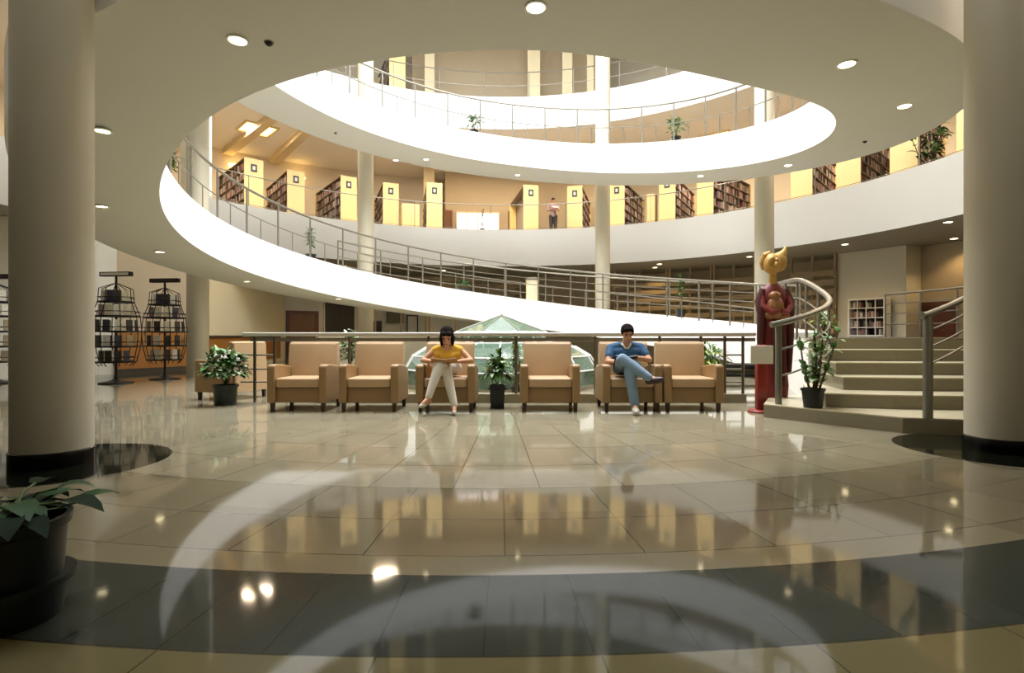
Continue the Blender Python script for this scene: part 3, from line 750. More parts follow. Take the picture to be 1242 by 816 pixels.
# litter bin on the ramp
th = ang(646, 6.6); q = pol(th, 6.55, ramp_top(th)); o = thing('litter_bin', 'round cream litter bin standing on the ramp', 'bin', q)
MB().lathe([(.2, 0), (.2, .62), (.21, .63), (.21, .68), (.15, .69), (.15, .6)], n=28).build('body', M['bin'], o)
MB().lathe([(.215, .66), (.215, .72), (.1, .76), (.02, .77)], n=28).build('lid', M['steel'], o)
# ------------------------------------------------------------------ slatted timber panels under the gallery
def slat_panel(px0, px1, lab, R=12.4):
    a, b = ang(px0, R), ang(px1, R); c = (a+b)/2; base = pol(c, R, LZ if c < -.28 else 0)
    z0 = LZ+.06 if c < -.28 else 2.35
    o = thing('timber_louvre', lab, 'wall panel', base, c, 'slatted timber panels under the gallery')
    wd = abs(a-b)*R
    zb = -base.z
    for k in range(7 if c < -.28 else 4):
        MB().box((0, 0, z0+zb+.14+(.31 if c < -.28 else .27)*k), (wd*.985, .05, .17), bev=.008).build('slat', M['slat'], o)
    for s in (-.49, 0, .49):
        MB().box((s*wd, .06, 1.7), (.07, .06, 3.4) if c >= -.28 else (.07, .06, 2.45)).build('upright', M['slat'], o)
for a, b, lab in ((455, 518, 'slatted timber panel under the gallery directly above the ramp posts, first from the far column'),
                  (520, 583, 'slatted timber panel under the gallery, second from the far column'),
                  (585, 632, 'slatted timber panel under the gallery beside the cream litter bin'),
                  (744, 808, 'slatted timber panel just past the middle far column'),
                  (811, 862, 'slatted timber panel behind the plant on the low ramp'),
                  (865, 914, 'slatted timber panel nearest the carved figure'),
                  (958, 1012, 'slatted timber panel behind the stair railing')):
    slat_panel(a, b, lab)
# ------------------------------------------------------------------ wall pictures
def picture(px0, py0, px1, py1, R, lab, name, mi, frame=None):
    cx = (px0+px1)/2; X, Y = hit(cx, R-.06); th = math.atan2(-(X-XC), Y-YC); k = Y/F
    z0, z1 = H+(CY-py1)*k, H+(CY-py0)*k; wd = (px1-px0)*k/max(.3, math.cos(math.atan2(X, Y)+th))
    o = thing(name, lab, 'picture', (X, Y, z0), th)
    hh = z1-z0; fw = .05 if frame else .02
    mb = MB()
    for s in (-1, 1):
        mb.box((s*(wd/2-fw/2), 0, hh/2), (fw, .04, hh)); mb.box((0, 0, hh/2+s*(hh/2-fw/2)), (wd, .04, fw))
    mb.build('frame', M[frame or 'legwood'], o, smooth=0)
    MB().box((0, .012, hh/2), (wd-fw, .012, hh-fw)).build('print', M[mi], o, smooth=0)
    return o
picture(469, 378, 489, 392, 13.6, 'small landscape picture on the far wall left of the tall framed notice', 'wall_picture', 'pic')
o = picture(493.5, 382, 507, 405, 13.6, 'tall black-framed notice on the far wall above the seated woman', 'framed_notice', 'paper', 'black_frame')
picture(452, 389, 463, 404, 13.6, 'small mottled picture low on the far wall beside the dark recess', 'wall_picture', 'coverdk')
# lattice display shelf in the pale pilaster
X, Y = hit(1057, 12.5); th = math.atan2(-(X-XC), Y-YC); k = Y/F; o = thing('lattice_shelf', 'white lattice display shelf holding dark books on the pale pilaster', 'shelf', (X, Y, LZ), th)
w_ = 34*k*1.22; zt = H+(CY-362)*k-LZ
mb = MB()
for s in (-1, 1): mb.box((s*w_/2, -.14, zt/2), (.05, .30, zt))
mb.box((0, -.14, zt-.02), (w_, .30, .05)); mb.box((0, -.14, .04), (w_, .30, .05)); mb.build('case', M['white'], o, smooth=0)
for q in range(1, 4): MB().box((0, -.13, zt*q/4), (w_-.04, .24, .025)).build('shelf', M['white'], o, smooth=0)
for q in range(1, 4): MB().box((w_*(q/4-.5), -.27, zt/2), (.022, .02, zt-.04)).build('lattice_bar', M['white'], o, smooth=0)
MB().box((0, .0, zt/2), (w_-.04, .02, zt-.04)).build('back_panel', M['dark'], o, smooth=0)
shelf_T = Matrix.Translation((X, Y, LZ)) @ Matrix.Rotation(th, 4, 'Z')
# ------------------------------------------------------------------ books
BOOKC = ['7C5A58', '57525E', 'C4B5A8', '8B7A70', 'AC9A92', '3A3234', '9A7866', 'D0C2B8', '675E58', 'B5A59C', '7B6258', '8A5656']
BM = [mat('book_cloth_%d' % i if False else 'book_cloth', c, .6, var=.15, scale=20) for i, c in enumerate(BOOKC)]
book_meshes = []
for i in range(24):
    h_, t_ = R_.uniform(.2, .30), R_.uniform(.035, .075)
    mb = MB(); mb.box((0, 0, h_/2), (t_, .2, h_), mi=0); mb.box((0, .004, h_/2+.001), (t_*.8, .196, h_+.0), mi=1)
    o = mb.build('book', [BM[i % len(BM)], M['paper']], smooth=0); book_meshes.append((o.data, t_, h_)); bpy.data.objects.remove(o)
ALLB = []       # (matrix, mesh index, priority, group)
def row_of_books(T, x0, x1, z, pri, grp, fill=.86):
    """Upright books along local x from x0 to x1 standing on z, spines to -y."""
    x = x0
    while x < x1-.09:
        i = R_.randrange(len(book_meshes)); t = book_meshes[i][1]
        if R_.random() < fill:
            lean = R_.uniform(-.02, .02)
            ALLB.append((T @ Matrix.Translation((x+t/2, R_.uniform(0, .02), z)) , i, pri, grp)); x += t+.002
        else: x += R_.uniform(.06, .22)
for q in range(4): row_of_books(shelf_T @ Matrix.Translation((0, -.135, zt*q/4+(.067 if q == 0 else .014))) @ Matrix.Diagonal((1, .9, .68, 1)), -w_/2+.05, w_/2-.06, 0, 5, 'books on the lattice shelf', .7)
# ------------------------------------------------------------------ gallery bookcases
def bookcase(px, R, px_far, z, L, label, side, pri, hh=2.1, wd=.62, sign=True, shelves=6, wob=0):
    X, Y = hit(px, R)
    # direction of the run: its far end shows at column px_far
    best = None
    a0 = math.atan2(X-XC, Y-YC)
    for i in range(-90, 91):
        a = a0+math.radians(i*.8); fx, fy = X+math.sin(a)*L, Y+math.cos(a)*L
        sx, sy = side*math.cos(a), -side*math.sin(a)
        px2 = CX+F*(fx+sx*wd/2)/(fy+sy*wd/2)
        e = abs(px2-px_far)+abs(i)*.02
        if best is None or e < best[0]: best = (e, a)
    a = best[1]; o = thing('bookcase', label, 'bookcase', (X, Y, z), -a, 'bookcases on the galleries')
    # local +y runs along the case away from the reader, +x is its right side
    MB().box((0, .02, hh/2), (wd, .04, hh), bev=.006).build('end_panel', M['yellow'], o)
    MB().box((0, L-.02, hh/2), (wd, .04, hh), bev=.006).build('end_panel', M['yellow'], o)
    MB().box((0, L/2, hh/2), (.03, L-.08, hh-.02)).build('divider', M['shelfin'], o, smooth=0)
    MB().box((0, L/2, hh-.015), (wd-.02, L-.08, .03)).build('top_board', M['shelfin'], o, smooth=0)
    nz = shelves
    for q in range(nz):
        MB().box((side*wd/4, L/2, .06+q*(hh-.12)/nz), (wd/2-.03, L-.08, .025)).build('shelf', M['shelfin'], o, smooth=0)
    for t in (1/3, 2/3):
        MB().box((side*(wd/4), L*t, hh/2), (wd/2-.04, .03, hh-.06)).build('upright', M['shelfin'], o, smooth=0)
    if sign: 
        s_ = MB().box((0, -.008, hh-.32), (.20, .012, .26)).build('sign_plate', M['signdk'], o, smooth=0)
        MB().box((0, -.016, hh-.32), (.09, .004, .13)).build('sign_mark', M['paper'], s_, smooth=0)
    T = Matrix.Translation((X, Y, z)) @ Matrix.Rotation(-a, 4, 'Z') @ Matrix.Translation((side*wd/2, 0, 0)) @ Matrix.Rotation(side*PI/2, 4, 'Z')
    for q in range(nz):
        for t in range(3):
            u0, u1 = (.06+L*t/3, L*(t+1)/3-.06)
            if side < 0: u0, u1 = -u1, -u0
            row_of_books(T @ Matrix.Translation((0, .13, 0)), u0, u1, .0735+q*(hh-.12)/nz, pri, 'books in the gallery bookcases')
    return o
BC = [(308, 12.0, 262, -1, 'yellow-ended bookcase first from the left end of the gallery, twin sign plates'),
      (359, 12.4, 322, -1, 'yellow-ended bookcase second from the left end of the gallery'),
      (423, 12.0, 383, -1, 'yellow-ended bookcase just left of the far column'),
      (474, 12.2, 453, -1, 'yellow-ended bookcase just right of the far column at left'),
      (527, 11.6, 512, -1, 'yellow-ended bookcase beside the brown gallery doors'),
      (644, 11.6, 634, 1, 'yellow bookcase end between the bright window and the standing reader'),
      (697, 12.0, 717, 1, 'yellow-ended bookcase right of the standing reader'),
      (748, 12.0, 782, 1, 'yellow-ended bookcase just right of the middle far column'),
      (809, 12.0, 843, 1, 'yellow-ended bookcase halfway between the two right far columns'),
      (855, 11.8, 911, 1, 'yellow-ended wide bookcase left of the far right column'),
      (972, 11.4, 1016, 1, 'yellow-ended bookcase right of the far right column'),
      (1029, 11.2, 1083, 1, 'yellow-ended bookcase above the pale pilaster'),
      (1096, 11.2, 1146, 1, 'yellow-ended bookcase beside the large gallery plant')]
for px, R, pf, sd, lab in BC:
    bookcase(px, R, pf, Z2+.013, 3.4, lab, sd, 10+R_.random() if px > 960 else (6 if px > 850 else (4 if px < 430 else 2)))
bookcase(1180, 11.2, 1240, Z2+.013, 3.4, 'bookcase half hidden by the right near column', 1, 3)
bookcase(482, 11.4, 458, Z3, 2.6, 'yellow-ended bookcase on the topmost gallery', -1, 1, sign=False)
# low yellow cabinets
def cabinet(px0, px1, R, z, hh, lab):
    a, b = ang(px0, R), ang(px1, R); c = (a+b)/2; wd = abs(a-b)*R; q = pol(c, R, z)
    o = thing('gallery_cabinet', lab, 'cabinet', q, c)
    MB().box((0, 0, hh/2), (wd, .4, hh), bev=.01).build('body', M['yellow'], o)
    for s in (-1, 1): MB().box((s*wd/4, -.21, hh/2), (wd/2-.03, .02, hh-.06), bev=.004).build('door', M['yellow'], o)
cabinet(487, 508, 12.0, Z2+.013, 1.25, 'low yellow cabinet beside the cream gallery pillar')
cabinet(786, 796, 12.6, Z2+.013, 1.6, 'narrow yellow cabinet between two gallery bookcases')
# ------------------------------------------------------------------ lattice of books as objects
ALLB.sort(key=lambda b: -b[2])
n_ind = 0
rest = MB(); 
for (T, i, pri, grp) in ALLB:
    if n_ind < 298:
        o = bpy.data.objects.new('book', book_meshes[i][0]); col.objects.link(o); o.matrix_world = T
        tag(o, 'closed book standing upright among others on a library shelf', 'book', 'books standing on the library shelves'); n_ind += 1
    else:
        t_, h_ = book_meshes[i][1:]; rest.box((0, 0, h_/2), (t_, .2, h_), mi=i % len(BM), T=T)
o = rest.build('books', BM, smooth=0); tag(o, 'rows of further books filling the gallery bookcases', 'books', kind='stuff')
# ------------------------------------------------------------------ gallery ceiling panels and wall lamps
for i, q in enumerate(GALLERY_PANELS):
    th = math.atan2(-(q[0]-XC), q[1]-YC)
    o = thing('ceiling_panel_light', 'square warm ceiling light panel over the gallery', 'ceiling light', (q[0], q[1], Z3-1.2), th, 'warm panel lights on the gallery ceiling')
    mb = MB()
    for s in (-1, 1): mb.box((s*.56, 0, -.03), (.08, 1.2, .06)); mb.box((0, s*.56, -.03), (1.04, .08, .06))
    mb.build('frame', M['cream'], o, smooth=0); MB().box((0, 0, -.012), (1.05, 1.05, .016)).build('diffuser', M['lampw'], o, smooth=0)
SCONCES = []
for px, R, zz_, lab in ((284, 16.9, 8.05, 'glowing wall lamp high on the peach wall, nearest the white pier'), (362, 16.9, 8.0, 'glowing wall lamp high on the peach wall above the second bookcase')):
    X, Y = hit(px, R); th = math.atan2(-(X-XC), Y-YC); o = thing('wall_lamp', lab, 'wall lamp', (X, Y, zz_), th)
    MB().lathe([(.02, -.16), (.2, -.1), (.27, .02), (.25, .02), (.19, -.07), (.02, -.12)], (0, -.14, 0), 20).build('bowl_shade', M['lampw'], o)
    MB().box((0, -.03, -.05), (.12, .06, .16)).build('wall_plate', M['steel'], o); SCONCES.append(Vector((X, Y, zz_))+pol(th, 1)-pol(th, 1.5))
# ceiling sensors
for x, y, lab in ((326, 51, 'small black sensor beside the bright near downlight'), (407, 161, 'tiny dark sensor under the upper ring at left'), (1049, 171, 'tiny dark sensor under the ring at right')):
    q = soffit_point(x, y)
    if q is None: print('no sensor', x, y); continue
    o = thing('ceiling_sensor', lab, 'sensor', q); MB().lathe([(.034, 0), (.03, -.02), (.012, -.035), (.001, -.036)], n=16).build('dome', M['sensor'], o); MB().lathe([(.042, 0), (.042, -.006), (.03, -.008)], n=16).build('ring', M['steel'], o)
# ------------------------------------------------------------------ magazine racks
MAGM = [mat('print_cover', c, .5, var=.5, scale=18) for c in ('D9CFB8', '3A332C', '8A7A72', 'C6C0AF', '3C3A4A', '9C8A6A', 'E8E0CC', '1E1B18')]
def spinner(x, y, lab, hh, sc_, signm):
    o = thing('magazine_rack', lab, 'magazine rack', (x, y, 0))
    MB().lathe([(.30, 0), (.30, .02), (.12, .05), (.04, .09), (.03, .14)], n=24).build('base', M['blackm'], o)
    MB().tube([(0, 0, .08), (0, 0, hh-.06)], .022, 10).build('pole', M['blackm'], o)
    b = MB().box((0, 0, hh-.05), (.66, .10, .09), rz=-.12, bev=.01).build('sign_box', M['blackm'], o)
    MB().box((0, -.056, hh-.05), (.6, .006, .05), rz=-.12).build('sign_face', M[signm], b, smooth=0)
    tiers = [(.42, .34), (.72, .41), (1.02, .43), (1.32, .40), (1.60, .30)]
    for z, r in tiers:
        mb = MB(); mb.tube([(r*math.cos(2*PI*k/24), r*math.sin(2*PI*k/24), z) for k in range(25)], .014, 6, cap=False)
        mb.tube([(r*math.cos(2*PI*k/24), r*math.sin(2*PI*k/24), z+.09) for k in range(25)], .008, 6, cap=False)
        for k in range(4):
            a = PI/4+k*PI/2; mb.tube([(0, 0, z-.02), (r*math.cos(a), r*math.sin(a), z)], .008, 5)
        mb.build('basket_ring', M['blackm'], o)
    mb = MB()
    for k in range(8):
        a = 2*PI*k/8; mb.tube([(.27*math.cos(a), .27*math.sin(a), .34)]+[(r*math.cos(a), r*math.sin(a), z) for z, r in tiers]+[(.28*math.cos(a), .28*math.sin(a), 1.86), (.02*math.cos(a), .02*math.sin(a), 1.97)], .009, 5)
    mb.build('cage_wire', M['blackm'], o)
    for z, r in tiers:
        n = 11
        for k in range(n):
            a = 2*PI*(k+.5)/n
            if R_.random() < .02 or math.sin(a) > .62: continue
            mg = MB().box((0, 0, .105), (.122, .016, .21), bev=0).build('magazine', [MAGM[R_.randrange(len(MAGM))]], smooth=0)
            rn = [b for a, b in tiers if a > z+.02]; rr = min(r, (r+rn[0])/2 if rn else .28)-.07
            mg.location = (x+rr*math.cos(a), y+rr*math.sin(a), z+.016); mg.rotation_euler = (R_.uniform(-.04, .02), 0, a+PI/2)
            tag(mg, 'magazine leaning in a round black wire rack', 'magazine', 'magazines in the wire racks')
p = at(141, 464, 10.9); spinner(p.x, p.y, 'tall round magazine rack with pale sign box, nearer the big column', 2.2, 1, 'paper')
p = at(200, 461, 11.95); spinner(p.x, p.y, 'round magazine rack with dark sign box beside the slim far column', 2.18, 1, 'legwood')
p = at(-6, 461, 10.9); spinner(p.x, p.y, 'magazine rack mostly hidden left of the big near column', 2.15, 1, 'legwood')
# ------------------------------------------------------------------ people
def blob(name, parts, m, parent, vox=.008, sm=6):
    """One continuous surface over overlapping tapered limbs and rounded masses."""
    mb = MB()
    for p in parts:
        if p[0] == 'c':
            ch = p[1]; pts = []; rs = []
            for i, (q, r) in enumerate(ch):
                q = Vector(q); pts.append(q); rs.append(r); mb.ball(q, r*.995, 12)
            for i in range(len(pts)-1): mb.tube([pts[i], pts[i+1]], [rs[i], rs[i+1]], 12)
        else:
            _, c, r, T = p
            mb.ball(c, r, 16, 0, T)
    o = mb.build(name, m, parent, smooth=180)
    rm = o.modifiers.new('surface', 'REMESH'); rm.mode = 'VOXEL'; rm.voxel_size = vox; rm.use_smooth_shade = True
    s = o.modifiers.new('relax', 'SMOOTH'); s.factor = .5; s.iterations = sm
    return o
def head_frame(c, face, tilt=0):
    f = Vector(face).normalized(); z = Vector((0, 0, 1)); x = f.cross(z).normalized(); u = x.cross(f)
    Mx = Matrix((x, f, u)).transposed().to_4x4()          # local +y looks forward, +z is the crown
    return Matrix.Translation(Vector(c)) @ Mx @ Matrix.Rotation(tilt, 4, 'Y')
def head_parts(T, s):
    e = lambda c, r: ('e', Vector(c)*s, tuple(k*s for k in r), T)
    return [e((0, -.012, .03), (.072, .088, .082)), e((0, .018, -.035), (.056, .066, .072)), e((0, .04, -.078), (.034, .036, .028)),
            e((0, .088, -.018), (.011, .017, .024)), e((0, .082, -.032), (.016, .014, .011)), e((-.073, -.01, -.012), (.011, .019, .03)), e((.073, -.01, -.012), (.011, .019, .03)),
            e((0, .072, -.060), (.024, .014, .010)), e((0, .072, .018), (.05, .014, .010))]
def face_children(T, s, o, m_hair):
    mb = MB()
    for k in (-1, 1): mb.ball((k*.029*s, .080*s, .004*s), (.012*s, .007*s, .006*s), 10, 0, T)
    mb.build('eyes', M['hair'], o)
    mb = MB()
    for k in (-1, 1): mb.ball((k*.030*s, .082*s, .024*s), (.018*s, .006*s, .004*s), 10, 0, T)
    mb.build('eyebrows', m_hair, o)
    MB().ball((0, .084*s, -.061*s), (.021*s, .006*s, .005*s), 10, 0, T).build('mouth', mat('lips', '7A3E34', .5), o)
def hand(w, d, up, s, curl=.6, thumb=1):
    """Palm, four unequal bent fingers and a thumb: chains rooted in the palm. w wrist, d pointing, up the back of the hand."""
    w = Vector(w); d = Vector(d).normalized(); up = Vector(up); up = (up-d*up.dot(d)).normalized(); x = d.cross(up)
    out = [('c', [(w, .021*s), (w+d*.035*s, .023*s)])]
    for k, (off, ln) in enumerate(((-.030, .066), (-.010, .078), (.010, .073), (.029, .056))):
        b = w+d*.04*s+x*off*.7*s; kn = w+d*.078*s+x*off*s
        p1 = kn+(d-up*curl*.6)*ln*.40*s; p2 = p1+(d*(1-curl)-up*curl*1.1)*ln*.34*s; p3 = p2+(d*(.7-curl)-up*curl*1.1)*ln*.26*s
        out.append(('c', [(b, .016*s), (kn, .0105*s), (p1, .0092*s), (p2, .0085*s), (p3, .0072*s)]))
    b = w+d*.02*s-x*thumb*.018*s
    out.append(('c', [(b, .013*s), (b+d*.022*s-x*thumb*.026*s-up*.006*s, .0115*s), (b+d*.048*s-x*thumb*.03*s-up*.016*s, .010*s), (b+d*.066*s-x*thumb*.024*s-up*.02*s, .0078*s)]))
    return out
def foot_chain(a, toe, r, up=.0):
    a = Vector(a); t = Vector(toe); d = (t-a); h = Vector((d.x, d.y, 0)).normalized() if d.length else Vector((0, -1, 0))
    heel = a-h*.035+Vector((0, 0, -.035))
    return [('c', [(a, r), (heel, r*.85)]), ('c', [(heel, r*.85), (a.lerp(t, .55)+Vector((0, 0, -.008)), r*.9), (t, r*.6)]), ('c', [(a, r), (a.lerp(t, .55), r*.85)])]
# --- woman in yellow
def woman():
    cx = CHX[2]; s = 1.0
    o = thing('person', 'person in yellow sleeveless top and white trousers, crouched over a magazine in an armchair', 'person', (0, 0, 0))
    Pv = Vector
    pel = Pv((cx, 7.05, .55)); ch = Pv((cx, 6.97, .68)); nb = Pv((cx+.0, 6.93, .785)); hc = Pv((cx+.0, 6.87, .915))
    shL, shR = Pv((cx-.165, 6.96, .745)), Pv((cx+.165, 6.96, .745))
    elL, elR = Pv((cx-.30, 6.88, .622)), Pv((cx+.30, 6.88, .622))
    wrL, wrR = Pv((cx-.145, 6.70, .615)), Pv((cx+.145, 6.70, .615))
    hipA, knA, anA, toA = Pv((cx+.08, 7.03, .52)), Pv((cx-.055, 6.575, .58)), Pv((cx-.175, 6.46, .19)), Pv((cx-.25, 6.36, .115))
    hipB, knB, anB, toB = Pv((cx-.08, 7.03, .52)), Pv((cx+.03, 6.625, .49)), Pv((cx+.125, 6.54, .09)), Pv((cx+.14, 6.40, .032))
    T = head_frame(hc, (0.02, -1, -.62))
    body = head_parts(T, s)+[('c', [(nb+Pv((0, .015, -.02)), .047), (hc+Pv((0, .03, -.05)), .043)]),
        ('c', [(pel, .115), (ch, .10), (nb+Pv((0, .02, -.05)), .07)]), ('c', [(shL, .047), (nb, .045), (shR, .047)]),
        ('c', [(shL, .046), (shL.lerp(elL, .5), .038), (elL, .033), (elL.lerp(wrL, .4), .032), (wrL, .021)]),
        ('c', [(shR, .046), (shR.lerp(elR, .5), .038), (elR, .033), (elR.lerp(wrR, .4), .032), (wrR, .021)]),
        ('c', [(hipA, .085), (knA, .052), (knA.lerp(anA, .35), .05), (anA, .03)]), ('c', [(hipB, .085), (knB, .052), (knB.lerp(anB, .35), .05), (anB, .03)])]
    body += hand(wrL, (.9, -.35, .05), (-.1, -.3, 1), s, .55, 1)+hand(wrR, (-.9, -.35, .05), (.1, -.3, 1), s, .55, -1)
    body += foot_chain(anA, toA, .03)+foot_chain(anB, toB, .03)
    b = blob('body', body, M['skin'], o, .0065)
    face_children(T, s, b, M['hair'])
    # hair: a chin-length bob parted over the brow
    e = lambda c, r: ('e', Vector(c)*s, tuple(k*s for k in r), T)
    blob('hair', [e((0, -.03, .045), (.088, .092, .085)), e((-.066, -.012, -.035), (.03, .062, .085)), e((.066, -.012, -.035), (.03, .062, .085)), e((0, -.075, -.03), (.078, .045, .09)),
                  e((-.035, .05, .075), (.045, .045, .03)), e((.035, .05, .075), (.045, .045, .03)), e((-.068, .03, -.05), (.018, .035, .07)), e((.068, .03, -.05), (.018, .035, .07))], M['hair'], o, .008)
    # top
    blob('top', [('c', [(pel+Pv((0, 0, .02)), .125), (ch, .112), (nb+Pv((0, .03, -.065)), .078)]), ('c', [(shL+Pv((.015, -.005, .0)), .058), (nb+Pv((-.06, .015, -.005)), .052)]), ('c', [(shR+Pv((-.015, -.005, .0)), .058), (nb+Pv((.06, .015, -.005)), .052)]), ('c', [(shL+Pv((.04, -.02, -.05)), .06), (shR+Pv((-.04, -.02, -.05)), .06)]),
                 ('c', [(ch+Pv((-.10, 0, .02)), .055), (pel+Pv((-.08, 0, 0)), .08)]), ('c', [(ch+Pv((.10, 0, .02)), .055), (pel+Pv((.08, 0, 0)), .08)]),
                 ('c', [(ch+Pv((-.05, -.07, .0)), .05), (ch+Pv((.05, -.07, .0)), .05)])], M['yshirt'], o, .009)
    blob('trousers', [('c', [(pel+Pv((-.05, 0, -.01)), .116), (pel+Pv((.05, 0, -.01)), .116)]), ('c', [(hipA, .095), (knA, .063), (knA.lerp(anA, .35), .058), (anA+Pv((.01, .01, .03)), .043)]),
                      ('c', [(hipB, .095), (knB, .063), (knB.lerp(anB, .35), .058), (anB+Pv((0, 0, .02)), .044)])], M['wpants'], o, .009)
    for a, t in ((anA, toA), (anB, toB)):
        blob('shoe', [('c', [(a+Pv((0, .03, -.045)), .026), (a.lerp(t, .6)+Pv((0, 0, -.018)), .03), (t, .022)])], M['shoe'], o, .008)
    # magazine held flat between the hands
    mg = thing('magazine', 'open magazine held in the lap by the person in yellow', 'magazine', (cx, 6.615, .618), 0)
    mb = MB()
    for k in (-1, 1): mb.box((k*.078, 0, .006), (.155, .20, .012), ry=k*-.12, rx=-.28)
    mb.build('cover', M['cover'], mg, smooth=0)
    mb = MB()
    for k in (-1, 1): mb.box((k*.078, .0, .015), (.145, .19, .006), ry=k*-.12, rx=-.28)
    mb.build('pages', M['paper'], mg, smooth=0)
woman()
bag = thing('handbag', 'small orange patterned bag wedged on the seat beside the person in yellow', 'bag', (CHX[2]-.222, 6.86, .416))
mb = MB(); mb.box((0, 0, .075), (.06, .2, .15), bev=.025); mb.build('body', M['cover'], bag)
MB().tube([(0, -.06, .12), (0, -.04, .155), (0, .04, .155), (0, .06, .12)], .008, 8).build('handle', M['legwood'], bag)
# --- man in blue
def man():
    cx = CHX[4]; s = .98; Pv = Vector
    o = thing('person', 'person in blue shirt and jeans reading in an armchair with one leg crossed', 'person', (0, 0, 0))
    pel = Pv((cx, 7.08, .55)); ch = Pv((cx-.01, 7.10, .68)); nb = Pv((cx-.01, 7.08, .815)); hc = Pv((cx-.0, 7.02, .955))
    shL, shR = Pv((cx-.195, 7.08, .765)), Pv((cx+.185, 7.08, .77))
    elL, elR = Pv((cx-.255, 6.95, .60)), Pv((cx+.262, 6.95, .625))
    wrL, wrR = Pv((cx-.10, 6.80, .60)), Pv((cx+.06, 6.80, .66))
    hipA, knA, anA, toA = Pv((cx-.09, 7.05, .525)), Pv((cx-.135, 6.66, .645)), Pv((cx+.175, 6.53, .42)), Pv((cx+.285, 6.47, .415))
    hipB, knB, anB, toB = Pv((cx+.09, 7.05, .525)), Pv((cx-.055, 6.63, .495)), Pv((cx-.0, 6.58, .095)), Pv((cx-.02, 6.41, .034))
    T = head_frame(hc, (.0, -1, -.38))
    body = head_parts(T, s)+[('c', [(nb+Pv((0, .0, -.02)), .055), (hc+Pv((0, .03, -.05)), .05)]),
        ('c', [(pel, .12), (ch, .115), (nb+Pv((0, .02, -.06)), .085)]), ('c', [(shL, .055), (nb+Pv((0, .01, -.015)), .05), (shR, .055)]),
        ('c', [(shL, .054), (shL.lerp(elL, .5), .045), (elL, .038), (elL.lerp(wrL, .4), .037), (wrL, .025)]),
        ('c', [(shR, .054), (shR.lerp(elR, .5), .045), (elR, .038), (elR.lerp(wrR, .4), .037), (wrR, .025)]),
        ('c', [(hipA, .09), (knA, .058), (knA.lerp(anA, .35), .055), (anA, .034)]), ('c', [(hipB, .09), (knB, .058), (knB.lerp(anB, .35), .055), (anB, .034)])]
    body += hand(wrL, (.7, -.5, -.1), (-.5, -.4, .6), s, .6, 1)+hand(wrR, (-.55, -.6, -.35), (.4, -.3, .8), s, .6, -1)
    body += foot_chain(anA, toA, .034)+foot_chain(anB, toB, .034)
    b = blob('body', body, M['skin'], o, .0068)
    face_children(T, s, b, M['hair'])
    e = lambda c, r: ('e', Vector(c)*s, tuple(k*s for k in r), T)
    blob('hair', [e((0, -.022, .052), (.084, .094, .075)), e((0, -.07, .0), (.074, .042, .07)), e((-.068, -.01, .03), (.018, .05, .04)), e((.068, -.01, .03), (.018, .05, .04)), e((0, .045, .082), (.06, .04, .022)), e((.035, .06, .066), (.03, .022, .018)), e((-.04, .055, .07), (.028, .02, .016))], M['hair'], o, .008)
    blob('shirt', [('c', [(pel+Pv((0, .0, .0)), .122), (ch, .128), (nb+Pv((0, .03, -.07)), .092)]), ('c', [(shL, .066), (nb+Pv((-.05, .012, -.012)), .058)]), ('c', [(shR, .066), (nb+Pv((.05, .012, -.012)), .058)]), ('c', [(shL+Pv((.04, -.02, -.05)), .07), (shR+Pv((-.04, -.02, -.05)), .07)]),
                   ('c', [(ch+Pv((-.10, 0, .0)), .07), (pel+Pv((-.07, 0, 0)), .09)]), ('c', [(ch+Pv((.10, 0, .0)), .07), (pel+Pv((.07, 0, 0)), .09)]), ('c', [(shL, .064), (shL.lerp(elL, .55), .057)]), ('c', [(shR, .064), (shR.lerp(elR, .55), .057)])], M['bshirt'], o, .009)
    blob('collar', [('c', [(nb+Pv((-.058, -.02, .012)), .016), (nb+Pv((-.045, -.062, -.005)), .015), (nb+Pv((-.015, -.085, -.045)), .012)]), ('c', [(nb+Pv((.058, -.02, .012)), .016), (nb+Pv((.045, -.062, -.005)), .015), (nb+Pv((.015, -.085, -.045)), .012)])], M['paper'], o, .006, 3)
    blob('jeans', [('c', [(pel+Pv((-.05, 0, -.005)), .122), (pel+Pv((.05, 0, -.005)), .122)]), ('c', [(hipA, .10), (knA, .07), (knA.lerp(anA, .35), .068), (anA+Pv((-.02, .005, .012)), .052)]),
                   ('c', [(hipB, .10), (knB, .07), (knB.lerp(anB, .35), .066), (anB+Pv((0, 0, .01)), .056)])], M['jeans'], o, .009)
    for a, t, m_ in ((anA, toA, 'shoedk'), (anB, toB, 'shoe')):
        d = (t-a).normalized(); off = Pv((0, 0, -.04)) if m_ == 'shoe' else Pv((.0, .0, -.03))
        sh = blob('shoe', [('c', [(a-Pv((d.x, d.y, 0))*.03+off, .04), (a.lerp(t, .6)+off*.4, .045), (t, .036)])], M[m_], o, .008)
    mg = thing('magazine', 'dark magazine held up by the person in the blue shirt', 'magazine', (cx-.07, 6.78, .615), 0)
    T2 = Matrix.Rotation(-.75, 4, 'X')
    mb = MB()
    for k in (-1, 1): mb.box((k*.07, 0, .0), (.14, .19, .01), ry=k*-.2, T=T2)
    mb.build('cover', M['coverdk'], mg, smooth=0)
    mb = MB()
    for k in (-1, 1): mb.box((k*.07, .0, .009), (.13, .18, .006), ry=k*-.2, T=T2)
    mb.build('pages', M['paper'], mg, smooth=0)
man()
